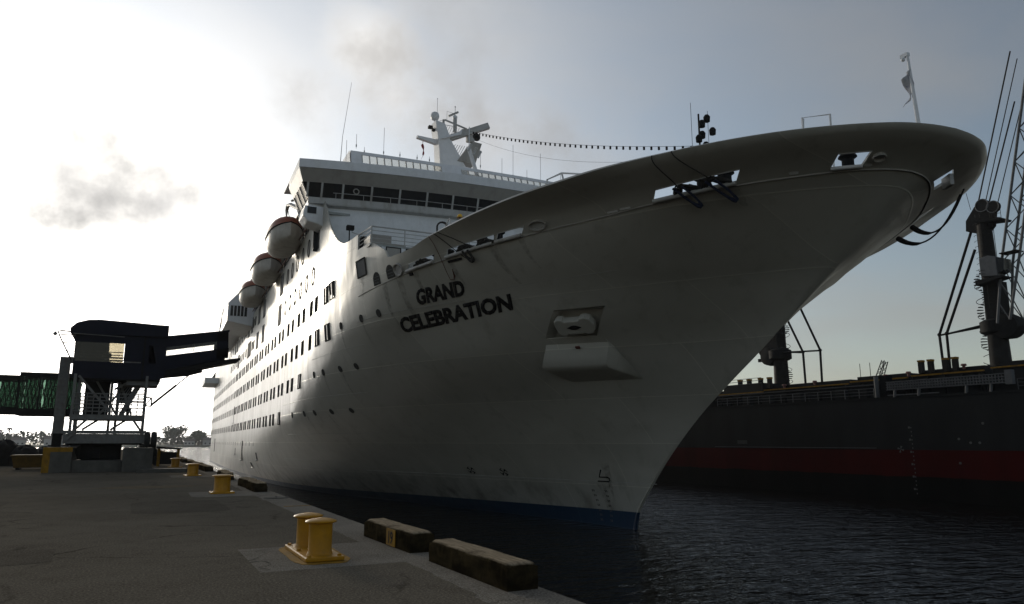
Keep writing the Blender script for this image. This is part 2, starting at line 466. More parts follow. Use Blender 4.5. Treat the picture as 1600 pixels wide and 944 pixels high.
def ground_mat(name, c0, c1, rough, crack, cscale, grain):
    m = bpy.data.materials.new(name); m.use_nodes = True
    n, l = m.node_tree.nodes, m.node_tree.links
    b = n['Principled BSDF']
    t = n.new('ShaderNodeTexCoord')
    def nz(s, d=6, r=0.6):
        q = n.new('ShaderNodeTexNoise'); q.inputs['Scale'].default_value = s; q.inputs['Detail'].default_value = d
        q.inputs['Roughness'].default_value = r
        l.new(t.outputs['Object'], q.inputs['Vector']); return q.outputs['Fac']
    def rng(v, a, b_, c_=0., d_=1.):
        q = n.new('ShaderNodeMapRange')
        for k, x in zip(('From Min', 'From Max', 'To Min', 'To Max'), (a, b_, c_, d_)):
            q.inputs[k].default_value = x
        l.new(v, q.inputs['Value']); return q.outputs['Result']
    def mix(f, a, b_):
        q = n.new('ShaderNodeMix'); q.data_type = 'RGBA'
        l.new(f, q.inputs['Factor'])
        for k, v in (('A', a), ('B', b_)):
            if isinstance(v, tuple): q.inputs[k].default_value = (*v, 1)
            else: l.new(v, q.inputs[k])
        return q.outputs['Result']
    big = nz(0.22, 7, 0.62); fine = nz(grain, 3, 0.7); mid = nz(1.7, 6, 0.65)
    col = mix(rng(big, 0.38, 0.62), c0, c1)
    col = mix(rng(mid, 0.5, 0.75, 0, 0.55), col, tuple(v * 0.55 for v in c0))
    col = mix(rng(fine, 0.45, 0.72, 0, 0.65), col, tuple(min(1, v * 2.3) for v in c1))
    col = mix(rng(nz(grain * 1.7, 2, .5), 0.56, 0.7, 0, 0.7), col, tuple(v * 0.4 for v in c0))
    # cracks
    ds = n.new('ShaderNodeVectorMath'); ds.operation = 'MULTIPLY_ADD'
    nzv = n.new('ShaderNodeTexNoise'); nzv.inputs['Scale'].default_value = 0.9; nzv.inputs['Detail'].default_value = 5
    l.new(t.outputs['Object'], nzv.inputs['Vector'])
    l.new(nzv.outputs['Color'], ds.inputs[0]); ds.inputs[1].default_value = (1.6, 1.6, 0)
    l.new(t.outputs['Object'], ds.inputs[2])
    vo = n.new('ShaderNodeTexVoronoi'); vo.feature = 'DISTANCE_TO_EDGE'; vo.inputs['Scale'].default_value = cscale
    l.new(ds.outputs[0], vo.inputs['Vector'])
    ck = rng(vo.outputs['Distance'], 0.0, 0.012, crack, 0.0)
    brk = n.new('ShaderNodeMath'); brk.operation = 'MULTIPLY'
    l.new(ck, brk.inputs[0]); l.new(rng(nz(0.5), 0.45, 0.6), brk.inputs[1])
    col = mix(brk.outputs[0], col, (0.008, 0.008, 0.007))
    l.new(col, b.inputs['Base Color'])
    l.new(rng(mid, 0.3, 0.7, rough - 0.12, rough + 0.1), b.inputs['Roughness'])
    b.inputs['Specular IOR Level'].default_value = 0.0
    hs = n.new('ShaderNodeMath'); hs.operation = 'SUBTRACT'
    l.new(rng(fine, 0.3, 0.8), hs.inputs[0]); l.new(brk.outputs[0], hs.inputs[1])
    bp = n.new('ShaderNodeBump'); bp.inputs['Strength'].default_value = 0.55; bp.inputs['Distance'].default_value = 0.012
    l.new(hs.outputs[0], bp.inputs['Height']); l.new(bp.outputs[0], b.inputs['Normal'])
    return m
M['asphalt'] = ground_mat('worn_asphalt', (0.108, 0.093, 0.072), (0.142, 0.123, 0.096), 0.9, 0.6, 0.22, 32)
M['cope'] = ground_mat('quay_concrete', (0.155, 0.138, 0.113), (0.215, 0.193, 0.16), 0.82, 0.7, 0.35, 40)
XE, XJ = 4.33, 3.56
pier = MB(); pier.box(-260, XJ, -30, 176, -6, -0.004)
struct(pier.build('pier', 'cope'))
# asphalt sheet with a ragged edge against the concrete
a = MB()
ys = [-30 + i * 0.12 for i in range(int(90 / 0.12))] + [60 + i * 2 for i in range(59)]
def jag(y):
    return XJ - 0.03 + 0.05 * mnoise.noise((y * 1.3, 3.1, 0)) + 0.03 * mnoise.noise((y * 6, 1, 0)) - (0.10 if 0 < (y - 7.2) % 15.3 < 0.5 else 0)
PADX0, PADY0, PADY1 = 1.60, 10.28, 12.6
def xin(y):
    return jag(y)
rowsA = [(-260, y, 0.0) for y in ys]; rowsB = [(PADX0 + 0.02 * mnoise.noise((y * 5, 0, 2)), y, 0.0) for y in ys]; rowsC = [(xin(y), y, 0.0) for y in ys]
vs = []; fs = []
for k in range(len(ys)):
    vs += [rowsA[k], rowsB[k], rowsC[k]]
for k in range(len(ys) - 1):
    b0 = 3 * k
    fs.append((b0, b0 + 1, b0 + 4, b0 + 3))
    if not (PADY0 < ys[k] < PADY1):
        fs.append((b0 + 1, b0 + 2, b0 + 5, b0 + 4))
a.add(vs, fs)
struct(a.build('asphalt_apron', 'asphalt'))
# concrete coping slabs along the edge, one by one
y = -6.0; k = 0
while y < 174:
    L = 5.9 if y < 60 else 12.0
    cb = MB(); cb.box(XJ + 0.002, XE, y, y + L - 0.018, -0.9, 0.001 + 0.002 * ((k * 7) % 3))
    struct(cb.build('coping_slab', 'cope', bevel=0.012))
    y += L; k += 1
qw = MB(); qw.box(XJ + 0.004, XE - 0.06, -30, 175.5, -6, -0.9)
struct(qw.build('quay_wall', 'concrete'))
# painted line across the coping and the small round cover
pl = MB(); pl.box(3.62, 4.29, 20.10, 20.19, 0.006, 0.012)
struct(pl.build('yellow_line', 'yellowdull'))
cv = MB(); cv.lathe([(0.36, 0.004), (0.36, 0.02), (0.33, 0.026), (0.02, 0.028)], (3.95, 23.3, 0), 24); cv.ball((3.95, 23.3, 0.03), 0.03, 8, 6)
tag(cv.build('manhole_cover', 'concrete', smooth=40), 'round pale cover set in the concrete edge of the quay', 'manhole cover')

# ------------------------------------------------------------------ far shore
SY = 760.0
ld = MB()
rows = []
for j, (yy, zz_) in enumerate(((SY, WZ - .5), (SY + 3, WZ + 0.8), (SY + 40, WZ + 2.2), (SY + 300, WZ + 4))):
    rows.append([(x, yy + 6 * mnoise.noise((x * .01, j, 0)), zz_) for x in range(-900, 1601, 50)])
ld.grid(rows)
struct(ld.build('far_shore', 'leaf'))
def leaf_cloud(mb, c, r, n, size, seed=0):
    rnd = random.Random(seed)
    for i in range(n):
        while True:
            p = Vector((rnd.uniform(-1, 1), rnd.uniform(-1, 1), rnd.uniform(-1, 1)))
            if 0.35 < p.length < 1: break
        q = Vector((c[0] + p.x * r[0], c[1] + p.y * r[1], c[2] + p.z * r[2]))
        u = Vector((rnd.gauss(0, 1), rnd.gauss(0, 1), rnd.gauss(0, 1))).normalized()
        v = u.orthogonal().normalized()
        w_ = u.cross(v)
        s_ = size * rnd.uniform(0.6, 1.4)
        mb.add([q - v * s_, q + w_ * s_ * .7, q + v * s_, q - w_ * s_ * .7], [(0, 1, 2, 3)])
wood = MB()
rnd = random.Random(3)
x = -330.0
while x < 330:
    h = rnd.uniform(8, 12) * (1.1 if x < -60 else 0.85)
    r = rnd.uniform(6, 11)
    leaf_cloud(wood, (x, SY + 30 + rnd.uniform(-8, 12), WZ + 2 + h * .5), (r, r, h * .52), 150, 1.15, int(x * 10))
    x += rnd.uniform(4.5, 8)
stuff(tag(wood.build('far_wood', 'leaf'), 'hazy belt of trees along the far shore of the water', 'trees'))
def round_tree(x, h, r, label, seed):
    t = thing('shore_tree', label, 'tree', (x, SY + 16, WZ + 1), 0, 'trees rising over the far shore')
    tr = MB(); tr.tube([(0, 0, 0), (.3, 0, h * .3), (0, .2, h * .55)], [.7, .5, .3], 7)
    for k in range(4):
        an = k * 1.57 + .4
        tr.tube([(0.1, 0, h * .35), (math.cos(an) * r * .5, math.sin(an) * r * .5, h * .65)], [.3, .12], 5)
    tr.build('trunk', 'bark', t)
    cr = MB()
    rr = random.Random(seed)
    for k in range(9):
        an = rr.uniform(0, 6.28); q = rr.uniform(0, .6)
        leaf_cloud(cr, (math.cos(an) * r * q, math.sin(an) * r * q, h * rr.uniform(.5, .82)), (r * .55, r * .55, h * .22), 130, .9, seed * 31 + k)
    cr.build('crown', 'leaf', t)
def palm(x, h, label, seed):
    t = thing('palm_tree', label, 'palm tree', (x, SY + 14, WZ + 1), 0, 'trees rising over the far shore')
    tr = MB(); tr.tube([(0, 0, 0), (.4, 0, h * .5), (.2, 0, h * .9)], [.45, .32, .25], 6); tr.build('trunk', 'bark', t)
    cr = MB(); rr = random.Random(seed)
    for k in range(15):
        an = k * 2.4; el = rr.uniform(-.5, .9); L = rr.uniform(3, 4.2)
        d = Vector((math.cos(an), math.sin(an), 0)); s_ = Vector((-d.y, d.x, 0))
        pts = [Vector((.2, 0, h * .9)) + d * L * u * math.cos(el * .6) + Vector((0, 0, L * (math.sin(el) * u - .75 * u * u))) for u in (0, .35, .7, 1)]
        wd = (.25, .75, .6, .05)
        cr.grid([[p - s_ * a_ - Vector((0, 0, .25 * a_)) for p, a_ in zip(pts, wd)], pts, [p + s_ * a_ - Vector((0, 0, .25 * a_)) for p, a_ in zip(pts, wd)]])
    cr.build('crown', 'leaf', t)
round_tree(34, 19, 12, 'big round-topped tree on the far shore beside the moored white ship', 11)
round_tree(56, 15, 7, 'lower rounded tree just right of the big one on the far shore', 12)
round_tree(-108, 15, 9, 'tall bushy tree on the far shore above the dark heaps on the quay', 13)
palm(70, 13, 'thin palm on the far shore close to the ship\'s stern', 21)
palm(84, 13, 'palm half hidden against the stern of the white ship', 22)
palm(-96, 17, 'tallest palm standing out of the trees at the far left', 23)
palm(-72, 14, 'palm over the treeline between the dark heaps and the grey pillar', 24)
palm(-56, 14.5, 'palm over the treeline just left of the grey pillar', 25)
palm(-32, 14, 'palm over the treeline just right of the grey pillar', 26)
for i, (hx, hw_, hh, lab) in enumerate(((48, 9, 4, 'low pale house among trees on the far shore left of the ship'), (66, 12, 5, 'wide pale house on the far shore nearest the ship'),
                                      (-88, 10, 5, 'pale waterfront house at far left behind the dark heaps'), (-62, 14, 6, 'larger pale waterfront house left of the grey pillar'))):
    t = thing('shore_house', lab, 'house', (hx, SY + 8, WZ + 1.2), 0, 'houses on the far shore')
    b = MB(); b.box(-hw_ / 2, hw_ / 2, 0, 7, 0, hh); b.build('wall', 'house', t)
    b = MB(); b.prism([(-.6, hh), (7.6, hh), (3.5, hh + 2.2)], lambda u, v: (-hw_ / 2 - .5, u, v), lambda u, v: (hw_ / 2 + .5, u, v)); b.build('roof', 'roof', t)
    for k in range(3):
        b = MB(); xx = -hw_ / 2 + hw_ * (k + .5) / 3; b.box(xx - .7, xx + .7, -.05, .02, 1.2, 2.6); b.build('window', 'glass', t)

# ------------------------------------------------------------------ pad under the near bollard
pad = MB(); pad.box(PADX0, XJ - 0.0, PADY0, PADY1 - 0.04, -0.05, 0.003)
struct(pad.build('concrete_pad', 'cope', bevel=0.004))

# old repairs in the apron
M['patch'] = ground_mat('patched_asphalt', (0.092, 0.079, 0.062), (0.122, 0.106, 0.083), 0.9, 0.3, 0.5, 38)
M['sand'] = ground_mat('sandy_stain', (0.13, 0.105, 0.072), (0.165, 0.135, 0.094), 0.9, 0.2, 0.5, 38)
def blot(name, x, y, rx, ry, m, rect, z, seed):
    pts = []
    for k in range(40):
        an = 2 * math.pi * k / 40; c_, s_ = math.cos(an), math.sin(an)
        e = .22 if rect else 1.0
        f = 1 + (.05 if rect else .35) * mnoise.noise((c_ * 2 + seed, s_ * 2, 0)) + (.02 if rect else .12) * mnoise.noise((c_ * 7 + seed, s_ * 7, 0))
        pts.append((x + rx * f * math.copysign(abs(c_) ** e, c_), y + ry * f * math.copysign(abs(s_) ** e, s_)))
    q = MB(); q.prism(pts, lambda u, v: (u, v, z), lambda u, v: (u, v, z - .003))
    struct(q.build(name, m))
blot('asphalt_patch', -2.4, 13.2, 1.5, .8, 'patch', True, .004, 1)
blot('asphalt_patch', 1.2, 21.5, 1.1, 1.9, 'patch', True, .004, 2)
blot('asphalt_patch', -5.5, 24.0, 2.6, 1.3, 'patch', True, .004, 3)
blot('sand_stain', -3.3, 9.6, .8, .6, 'sand', False, .004, 4)
blot('sand_stain', .6, 31.0, 1.6, .9, 'sand', False, .004, 5)
blot('concrete_pad', 2.75, 25.9, 1.0, 1.3, 'cope', True, .004, 6)
blot('concrete_pad', 2.75, 39.7, 1.0, 1.3, 'cope', True, .004, 7)

# ================================================================== QUAY FURNITURE
def post_profile(h, r):
    return [(r * 1.12, 0.0), (r * 1.05, 0.025), (r, 0.05), (r, h * 0.80), (r * 1.02, h * 0.84), (r * 1.32, h * 0.875), (r * 1.36, h * 0.90),
            (r * 1.30, h * 0.925), (r * 0.9, h * 0.965), (r * 0.45, h * 0.99), (r * 0.18, h * 1.0), (0.005, h * 1.004)]
# the near double bollard
db = thing('double_bollard', 'pair of yellow mooring posts on one base plate, nearest the camera', 'bollard', (2.53, 11.55, 0.0))
spl = MB()
pts = []
for k in range(28):
    an = 2 * math.pi * k / 28
    rx, ry = 0.40 + 0.06 * mnoise.noise((k * .7, 1, 0)), 1.0 + 0.1 * mnoise.noise((k * .6, 5, 0))
    c_, s_ = math.cos(an), math.sin(an)
    pts.append((rx * math.copysign(abs(c_) ** .5, c_), ry * math.copysign(abs(s_) ** .5, s_)))
spl.prism(pts, lambda u, v: (u, v, 0.009), lambda u, v: (u, v, 0.004))
spl.build('paint_spill', 'yellowdull', db)
bp_ = MB(); bp_.box(-0.27, 0.27, -0.82, 0.78, 0.012, 0.07)
bp_.build('base_plate', 'yellow', db, bevel=0.014)
post = MB(); post.lathe(post_profile(0.50, 0.165), (0, 0, 0), 32)
postm = post.mesh('post', 'yellow', smooth=35)
for yy in (-0.45, 0.42):
    p = inst('post', postm, db, (0.0, yy, 0.07))
bolt = MB(); bolt.lathe([(.03, 0), (.03, .02), (.02, .03)], (0, 0, 0), 6); boltm = bolt.mesh('bolt', 'yellow')
for xx, yy in ((-.21, -.75), (.21, -.75), (-.21, .70), (.21, .70), (-.21, -.02), (.21, -.02)):
    inst('bolt', boltm, db, (xx, yy, .07))
# single bollards down the quay
SB = [(2.72, 26.2, 'single yellow bollard in front of the nearer pair of far timbers'), (2.75, 39.9, 'single yellow bollard before the low concrete slab'),
      (2.6, 53.5, 'single yellow bollard beside the yellow-posted stand'), (2.1, 68.0, 'small single yellow bollard left of the yellow-posted stand'),
      (1.6, 82.0, 'farthest small yellow bollard near the little cart')]
bs = None
for i, (bx_, by_, lab) in enumerate(SB):
    if bs is None:
        bs = thing('single_bollard', lab, 'bollard', (bx_, by_, 0), 0, 'single bollards down the quay')
        q = MB(); q.box(-0.36, 0.36, -0.36, 0.36, 0.002, 0.06); q.build('base_plate', 'yellow', bs, bevel=.012)
        q = MB(); q.lathe(post_profile(0.55, 0.25), (0, 0, 0.06), 28); q.build('post', 'yellow', bs, smooth=35)
    else:
        dup(bs, (bx_, by_, 0), 0.1 * i, lab)

# edge timbers
def timber_mat():
    m = bpy.data.materials.new('tarred_timber'); m.use_nodes = True
    n, l = m.node_tree.nodes, m.node_tree.links
    b = n['Principled BSDF']; b.inputs['Roughness'].default_value = 0.85; b.inputs['Specular IOR Level'].default_value = 0.0
    t = n.new('ShaderNodeTexCoord')
    def noise(scale, detail=6):
        mp = n.new('ShaderNodeMapping'); mp.inputs['Scale'].default_value = scale
        l.new(t.outputs['Object'], mp.inputs['Vector'])
        q = n.new('ShaderNodeTexNoise'); q.inputs['Scale'].default_value = 1; q.inputs['Detail'].default_value = detail
        q.inputs['Roughness'].default_value = .65
        l.new(mp.outputs[0], q.inputs['Vector']); return q.outputs['Fac']
    def rng(v, a, b_, c_=0., d_=1.):
        q = n.new('ShaderNodeMapRange')
        for k, x in zip(('From Min', 'From Max', 'To Min', 'To Max'), (a, b_, c_, d_)): q.inputs[k].default_value = x
        l.new(v, q.inputs['Value']); return q.outputs['Result']
    def mix(f, a, b_):
        q = n.new('ShaderNodeMix'); q.data_type = 'RGBA'; l.new(f, q.inputs['Factor'])
        for k, v in (('A', a), ('B', b_)):
            if isinstance(v, tuple): q.inputs[k].default_value = (*v, 1)
            else: l.new(v, q.inputs[k])
        return q.outputs['Result']
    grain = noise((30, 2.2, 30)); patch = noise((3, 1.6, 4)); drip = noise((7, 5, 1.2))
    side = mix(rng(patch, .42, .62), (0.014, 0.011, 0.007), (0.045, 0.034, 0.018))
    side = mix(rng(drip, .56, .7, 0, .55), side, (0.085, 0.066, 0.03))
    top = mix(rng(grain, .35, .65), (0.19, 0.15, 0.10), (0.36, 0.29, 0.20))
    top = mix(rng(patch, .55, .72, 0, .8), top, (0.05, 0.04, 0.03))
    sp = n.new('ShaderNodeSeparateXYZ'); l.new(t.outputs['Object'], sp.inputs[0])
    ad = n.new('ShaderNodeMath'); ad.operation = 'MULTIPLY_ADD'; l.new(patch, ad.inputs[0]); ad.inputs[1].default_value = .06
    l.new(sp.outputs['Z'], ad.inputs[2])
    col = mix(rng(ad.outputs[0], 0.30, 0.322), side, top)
    l.new(col, b.inputs['Base Color'])
    bp = n.new('ShaderNodeBump'); bp.inputs['Strength'].default_value = .6; bp.inputs['Distance'].default_value = .015
    l.new(grain, bp.inputs['Height']); l.new(bp.outputs[0], b.inputs['Normal'])
    return m
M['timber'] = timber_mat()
def timber_mesh(L, w, h, seed, fine):
    nx, ny, nz = (6, int(L / .08), 6) if fine else (2, 6, 2)
    bm = bmesh.new()
    bmesh.ops.create_cube(bm, size=1)
    mb = MB()
    # six grids
    def face(fn, nu, nv):
        mb.grid([[fn(i / nu, j / nv) for i in range(nu + 1)] for j in range(nv + 1)])
    W = w / 2
    face(lambda u, v: (-W + w * u, L * v, h), nx, ny)
    face(lambda u, v: (W - w * u, L * v, 0), nx, ny)
    face(lambda u, v: (-W, L * v, h * u), nz, ny)
    face(lambda u, v: (W, L * v, h - h * u), nz, ny)
    face(lambda u, v: (-W + w * u, 0, h * v), nx, nz)
    face(lambda u, v: (W - w * u, L, h * v), nx, nz)
    out = []
    for p in mb.v:
        p = Vector(p)
        # worn, rounded, splintered arrises
        ex = abs(p.x) / W; ez = p.z / h; ey = abs(p.y - L / 2) / (L / 2)
        k = 0.010 * mnoise.noise((p.x * 3 + seed * 9, p.y * 1.7, p.z * 4)) + (0.008 * mnoise.noise((p.x * 14, p.y * 9 + seed * 5, p.z * 14)) if fine else 0)
        c_ = Vector((0, L / 2, h / 2))
        cut = 0.02 if (ex > .95 and ez > .95) else 0
        cut += 0.025 if (ey > .98 and ez > .95) else 0
        bite = max(0, mnoise.noise((p.y * 2.3 + seed, 4, ez))) * 0.03 * (1 if ez > .9 and ex > .8 else 0)
        p.x -= math.copysign(k + cut, p.x); p.z -= (k * .6 + cut + bite) * (1 if p.z > .01 else 0)
        p.y -= math.copysign(k * .6, p.y - L / 2) if ey > .9 else 0
        out.append(p)
    mb.v = out
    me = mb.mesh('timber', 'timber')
    b2 = bmesh.new(); b2.from_mesh(me); bmesh.ops.remove_doubles(b2, verts=b2.verts, dist=.002)
    bmesh.ops.recalc_face_normals(b2, faces=b2.faces); b2.to_mesh(me); b2.free()
    me.polygons.foreach_set('use_smooth', [True] * len(me.polygons)); me.set_sharp_from_angle(angle=R(38))
    return me
TX = 4.04
def text_mesh(txt, size, bold=0.0, shear=0.0):
    cu = bpy.data.curves.new('t', 'FONT'); cu.body = txt; cu.size = size; cu.offset = bold; cu.shear = shear; cu.resolution_u = 3
    o = bpy.data.objects.new('t', cu); COL.objects.link(o)
    dg = bpy.context.evaluated_depsgraph_get()
    me = bpy.data.meshes.new_from_object(o.evaluated_get(dg))
    bpy.data.objects.remove(o)
    return me
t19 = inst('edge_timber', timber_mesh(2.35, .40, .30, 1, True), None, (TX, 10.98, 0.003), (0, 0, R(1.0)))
tag(t19, 'tarred quay-edge timber bearing the yellow number 19', 'timber', 'timbers along the quay edge')
pt = MB(); pt.grid([[(-.216 + .004 * mnoise.noise((i, j, 0)), .62 + .105 * i + .012 * mnoise.noise((i * 3, j * 2, 1)), .015 + .064 * j + .008 * mnoise.noise((i, j * 3, 2))) for i in range(5)] for j in range(5)])
po = pt.build('number_patch', 'yellowdull', t19); po['label'] = 'yellow painted patch with the number'
sol = po.modifiers.new('s', 'SOLIDIFY'); sol.thickness = 0.012; sol.offset = 0
nm = text_mesh('19', .26, .006)
nm.materials.append(M['black'])
no = inst('number', nm, t19, mx=Matrix(((0, 0, -1, -.230), (-1, 0, 0, .96), (0, 1, 0, .055), (0, 0, 0, 1))))
no['label'] = 'black figures 19'
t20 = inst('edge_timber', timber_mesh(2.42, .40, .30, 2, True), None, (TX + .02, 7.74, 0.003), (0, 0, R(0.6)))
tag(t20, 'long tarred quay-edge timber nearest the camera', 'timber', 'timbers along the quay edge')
far = timber_mesh(2.1, .42, .32, 3, False)
FT = [(26.2, 'third timber from the camera, near end of the pair behind the single bollard'), (28.5, 'fourth timber from the camera, far end of that pair'),
      (34.9, 'fifth timber from the camera along the quay edge'), (37.2, 'sixth timber from the camera along the quay edge')]
yy = 45.0; nth = ['seventh', 'eighth', 'ninth', 'tenth', 'eleventh', 'twelfth', 'thirteenth', 'fourteenth', 'fifteenth', 'sixteenth', 'seventeenth', 'eighteenth', 'nineteenth', 'twentieth']
for k in range(14):
    FT.append((yy, nth[k] + ' timber from the camera in the row receding along the quay edge')); yy += (2.35 if k % 2 == 0 else 4.2)
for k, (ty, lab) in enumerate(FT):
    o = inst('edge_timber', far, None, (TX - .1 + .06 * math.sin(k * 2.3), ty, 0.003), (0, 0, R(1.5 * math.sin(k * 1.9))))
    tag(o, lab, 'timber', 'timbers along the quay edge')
farrow = MB()
for k in range(14):
    farrow.box(TX - .2, TX + .2, yy + k * 4.6, yy + k * 4.6 + 4.1, .003, .31)
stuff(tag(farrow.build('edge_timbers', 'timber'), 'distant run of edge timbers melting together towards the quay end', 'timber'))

# ================================================================== BOARDING GANTRY
GX, GY = -1.3, 48.0
def G(x, z, y=0.0):            # world X, height, depth behind the front face
    return (x - GX, y, z)
g = thing('boarding_gantry', 'white steel passenger boarding tower with navy canvas cabin and ramp', 'boarding tower', (GX, GY, 0))
def gp(name, m, fn, **k):
    b = MB(); fn(b); return b.build(name, m, g, **k)
D = 3.2
def frame_base(b):
    b.box(*(-3.45 - GX, 0.62 - GX), 0, .35, 1.55, 2.08); b.box(-3.45 - GX, .62 - GX, D - .35, D, 1.55, 2.08)
    b.box(-3.45 - GX, -3.1 - GX, .35, D - .35, 1.6, 2.0); b.box(.3 - GX, .62 - GX, .35, D - .35, 1.6, 2.0)
gp('base_frame', 'steel', frame_base)
gp('base_rail', 'steel', lambda b: b.box(-3.55 - GX, .66 - GX, -.05, .4, 2.09, 2.26))
gp('platform', 'steel', lambda b: b.box(-3.25 - GX, .5 - GX, -.1, D, 2.86, 3.14))
for x_, y_ in ((-3.16, 0), (-2.92, 0.25), (.45, 0), (-3.16, D - .1), (.45, D - .1), (-1.35, 1.6), (-1.0, 1.6)):
    gp('post', 'steel', lambda b: b.box(x_ - .07 - GX, x_ + .07 - GX, y_ - .07, y_ + .07, 2.0, 5.4))
for p_, q_ in ((G(-3.0, 5.3, -.02), G(-1.3, 3.3, -.02)), (G(-3.1, 2.1, -.08), G(-2.35, 2.9, -.08)), (G(-.1, 2.9, -.08), G(.4, 2.2, -.08)), (G(-1.0, 5.2, 1.55), G(-.2, 3.2, 1.55)),
               (G(-1.9, 3.2, 1.7), G(-.4, 5.2, 1.7)), (G(-2.2, 5.2, 1.65), G(-1.0, 3.2, 1.65)), (G(-2.6, 2.3, .5), G(-1.8, 2.9, .5)), (G(-1.2, 2.3, .5), G(-.4, 2.9, .5)),
               (G(-3.3, 1.7, -.09), G(-2.9, 2.2, -.09)), (G(.5, 5.3, 0), G(1.2, 5.75, 0)), (G(-.2, 5.25, .6), G(-1.2, 4.6, .6))):
    gp('brace', 'steel', lambda b: b.bar(p_, q_, .09, .12))
for k in range(6):
    z_ = 3.32 + .2 * k
    gp('guard_rail', 'steel', lambda b: b.tube([G(-3.15, z_, -.05), G(.42, z_, -.05)], .034, 6))
for k in range(6):
    gp('side_rail', 'steel', lambda b: b.tube([G(.44, 3.32 + .24 * k, .1), G(.44, 3.32 + .24 * k, D - .2)], .03, 5))
for k in range(11):
    x_ = -3.12 + .32 * k
    gp('baluster', 'steel', lambda b: b.tube([G(x_, 3.14, -.05), G(x_, 4.34, -.05)], .026, 5))
# mesh infill at the left of the platform
def meshinf(b):
    for k in range(12):
        b.bar(G(-3.12 + .06 * k, 3.2, .0), G(-2.7 + .06 * k, 4.3, .0), .012)
        b.bar(G(-2.46 - .06 * k, 3.2, .01), G(-2.9 - .02 * k, 4.3, .01), .012)
gp('wire_mesh', 'steel', meshinf)
# stair flight inside
st = gp('stair', 'steel', lambda b: (b.bar(G(-.75, 3.15, .9), G(.15, 5.1, .9), .06, .25), b.bar(G(-.75, 3.15, 1.7), G(.15, 5.1, 1.7), .06, .25)))
for k in range(9):
    b = MB(); x_ = -.72 + .1 * k; z_ = 3.3 + .21 * k
    b.box(x_ - .12 - GX, x_ + .12 - GX, .92, 1.68, z_ - .02, z_ + .02); b.build('tread', 'steel', st)
for k in range(4):
    b = MB(); b.tube([G(-.8, 3.5 + .25 * k, .88), G(.1, 5.25 + .2 * k, .88)], .02, 5); b.build('handrail', 'steel', st)
for k in range(6):
    gp('landing_rail', 'steel', lambda b: b.tube([G(-.35, 4.0 + .19 * k, 2.9), G(.42, 4.0 + .19 * k, 2.9)], .03, 5))
gp('shaft_cladding', 'darksteel', lambda b: (b.box(-2.75 - GX, -1.45 - GX, 2.2, 2.35, 3.2, 5.2), b.box(-1.0 - GX, -.3 - GX, 2.3, 2.4, 3.9, 5.2), b.box(-.5 - GX, -.32 - GX, 2.2, 2.4, 3.2, 5.2)))
# cabin
gp('cabin_floor', 'darksteel', lambda b: b.box(-3.3 - GX, 1.15 - GX, 0, D, 5.12, 5.3))
gp('lower_skirt', 'navy', lambda b: (b.box(-3.34 - GX, .95 - GX, -.06, .0, 5.2, 6.12), b.box(-3.36 - GX, -3.3 - GX, 0, D, 5.2, 6.12), b.box(-3.34 - GX, .95 - GX, D, D + .06, 5.2, 6.12)))
roofpoly = [(-3.62, 7.62), (-3.66, 7.95), (-3.35, 8.28), (-2.8, 8.47), (-2.2, 8.52), (-1.2, 8.49), (-.2, 8.46), (.7, 8.42), (1.38, 8.42), (1.38, 7.70), (-1.0, 7.66)]
gp('canopy_roof', 'navy', lambda b: b.prism(roofpoly, lambda u, v: G(u, v, -.25), lambda u, v: G(u, v, D + .3)), bevel=.05)
gp('valance', 'navy', lambda b: b.box(-3.4 - GX, .98 - GX, -.06, .0, 7.22, 7.66))
gp('canvas_panel', 'navy', lambda b: b.box(-.86 - GX, .1 - GX, -.07, -.01, 6.22, 7.3))
gp('end_canvas', 'navy', lambda b: b.box(-3.38 - GX, -3.3 - GX, 0.3, D, 6.1, 7.7))
gp('back_canvas', 'navy', lambda b: (b.box(-3.34 - GX, -1.75 - GX, D, D + .06, 6.1, 7.7), b.box(-.9 - GX, .95 - GX, D, D + .06, 6.1, 7.7)))
gp('clear_sheet', 'plastic', lambda b: b.box(-3.3 - GX, -.88 - GX, -.03, -.02, 6.12, 7.24))
gp('trim_rail', 'steel', lambda b: b.tube([G(-3.5, 7.64, -.28), G(-.9, 7.58, -.28)], .025, 6))
for k in range(4):
    gp('cabin_rail', 'steel', lambda b: b.tube([G(-3.2, 6.2 + .17 * k, .12), G(-.88, 6.2 + .17 * k, .12)], .028, 5))
    gp('back_rail', 'steel', lambda b: b.tube([G(-1.75, 6.2 + .17 * k, D - .1), G(-.88, 6.2 + .17 * k, D - .1)], .028, 5))
gp('slide_track', 'steel', lambda b: b.box(-.86 - GX, .05 - GX, -.08, -.03, 6.13, 6.19))
gp('corner_post', 'darksteel', lambda b: b.box(.12 - GX, .22 - GX, -.1, .0, 5.2, 7.7))
gp('gusset_canvas', 'navy', lambda b: (b.prism([(.22, 7.7), (1.35, 7.7), (1.35, 7.2), (.95, 6.95), (.62, 7.2), (.22, 7.2)], lambda u, v: G(u, v, -.05), lambda u, v: G(u, v, 0)),
   b.prism([(.62, 7.2), (.95, 6.95), (1.35, 7.2), (1.35, 5.3), (.9, 5.2), (.9, 6.0)], lambda u, v: G(u, v, -.05), lambda u, v: G(u, v, 0)),
   b.box(.22 - GX, .42 - GX, -.05, 0, 5.2, 7.2), b.prism([(.42, 5.95), (.9, 6.0), (.9, 5.2), (.42, 5.2)], lambda u, v: G(u, v, -.05), lambda u, v: G(u, v, 0))))
gp('under_platform', 'steel', lambda b: (b.box(-.6 - GX, 1.05 - GX, .2, 2.6, 4.86, 5.0), b.box(-.6 - GX, 1.05 - GX, .2, .3, 5.0, 5.12), b.box(.95 - GX, 1.05 - GX, .2, 2.6, 5.0, 5.12)))
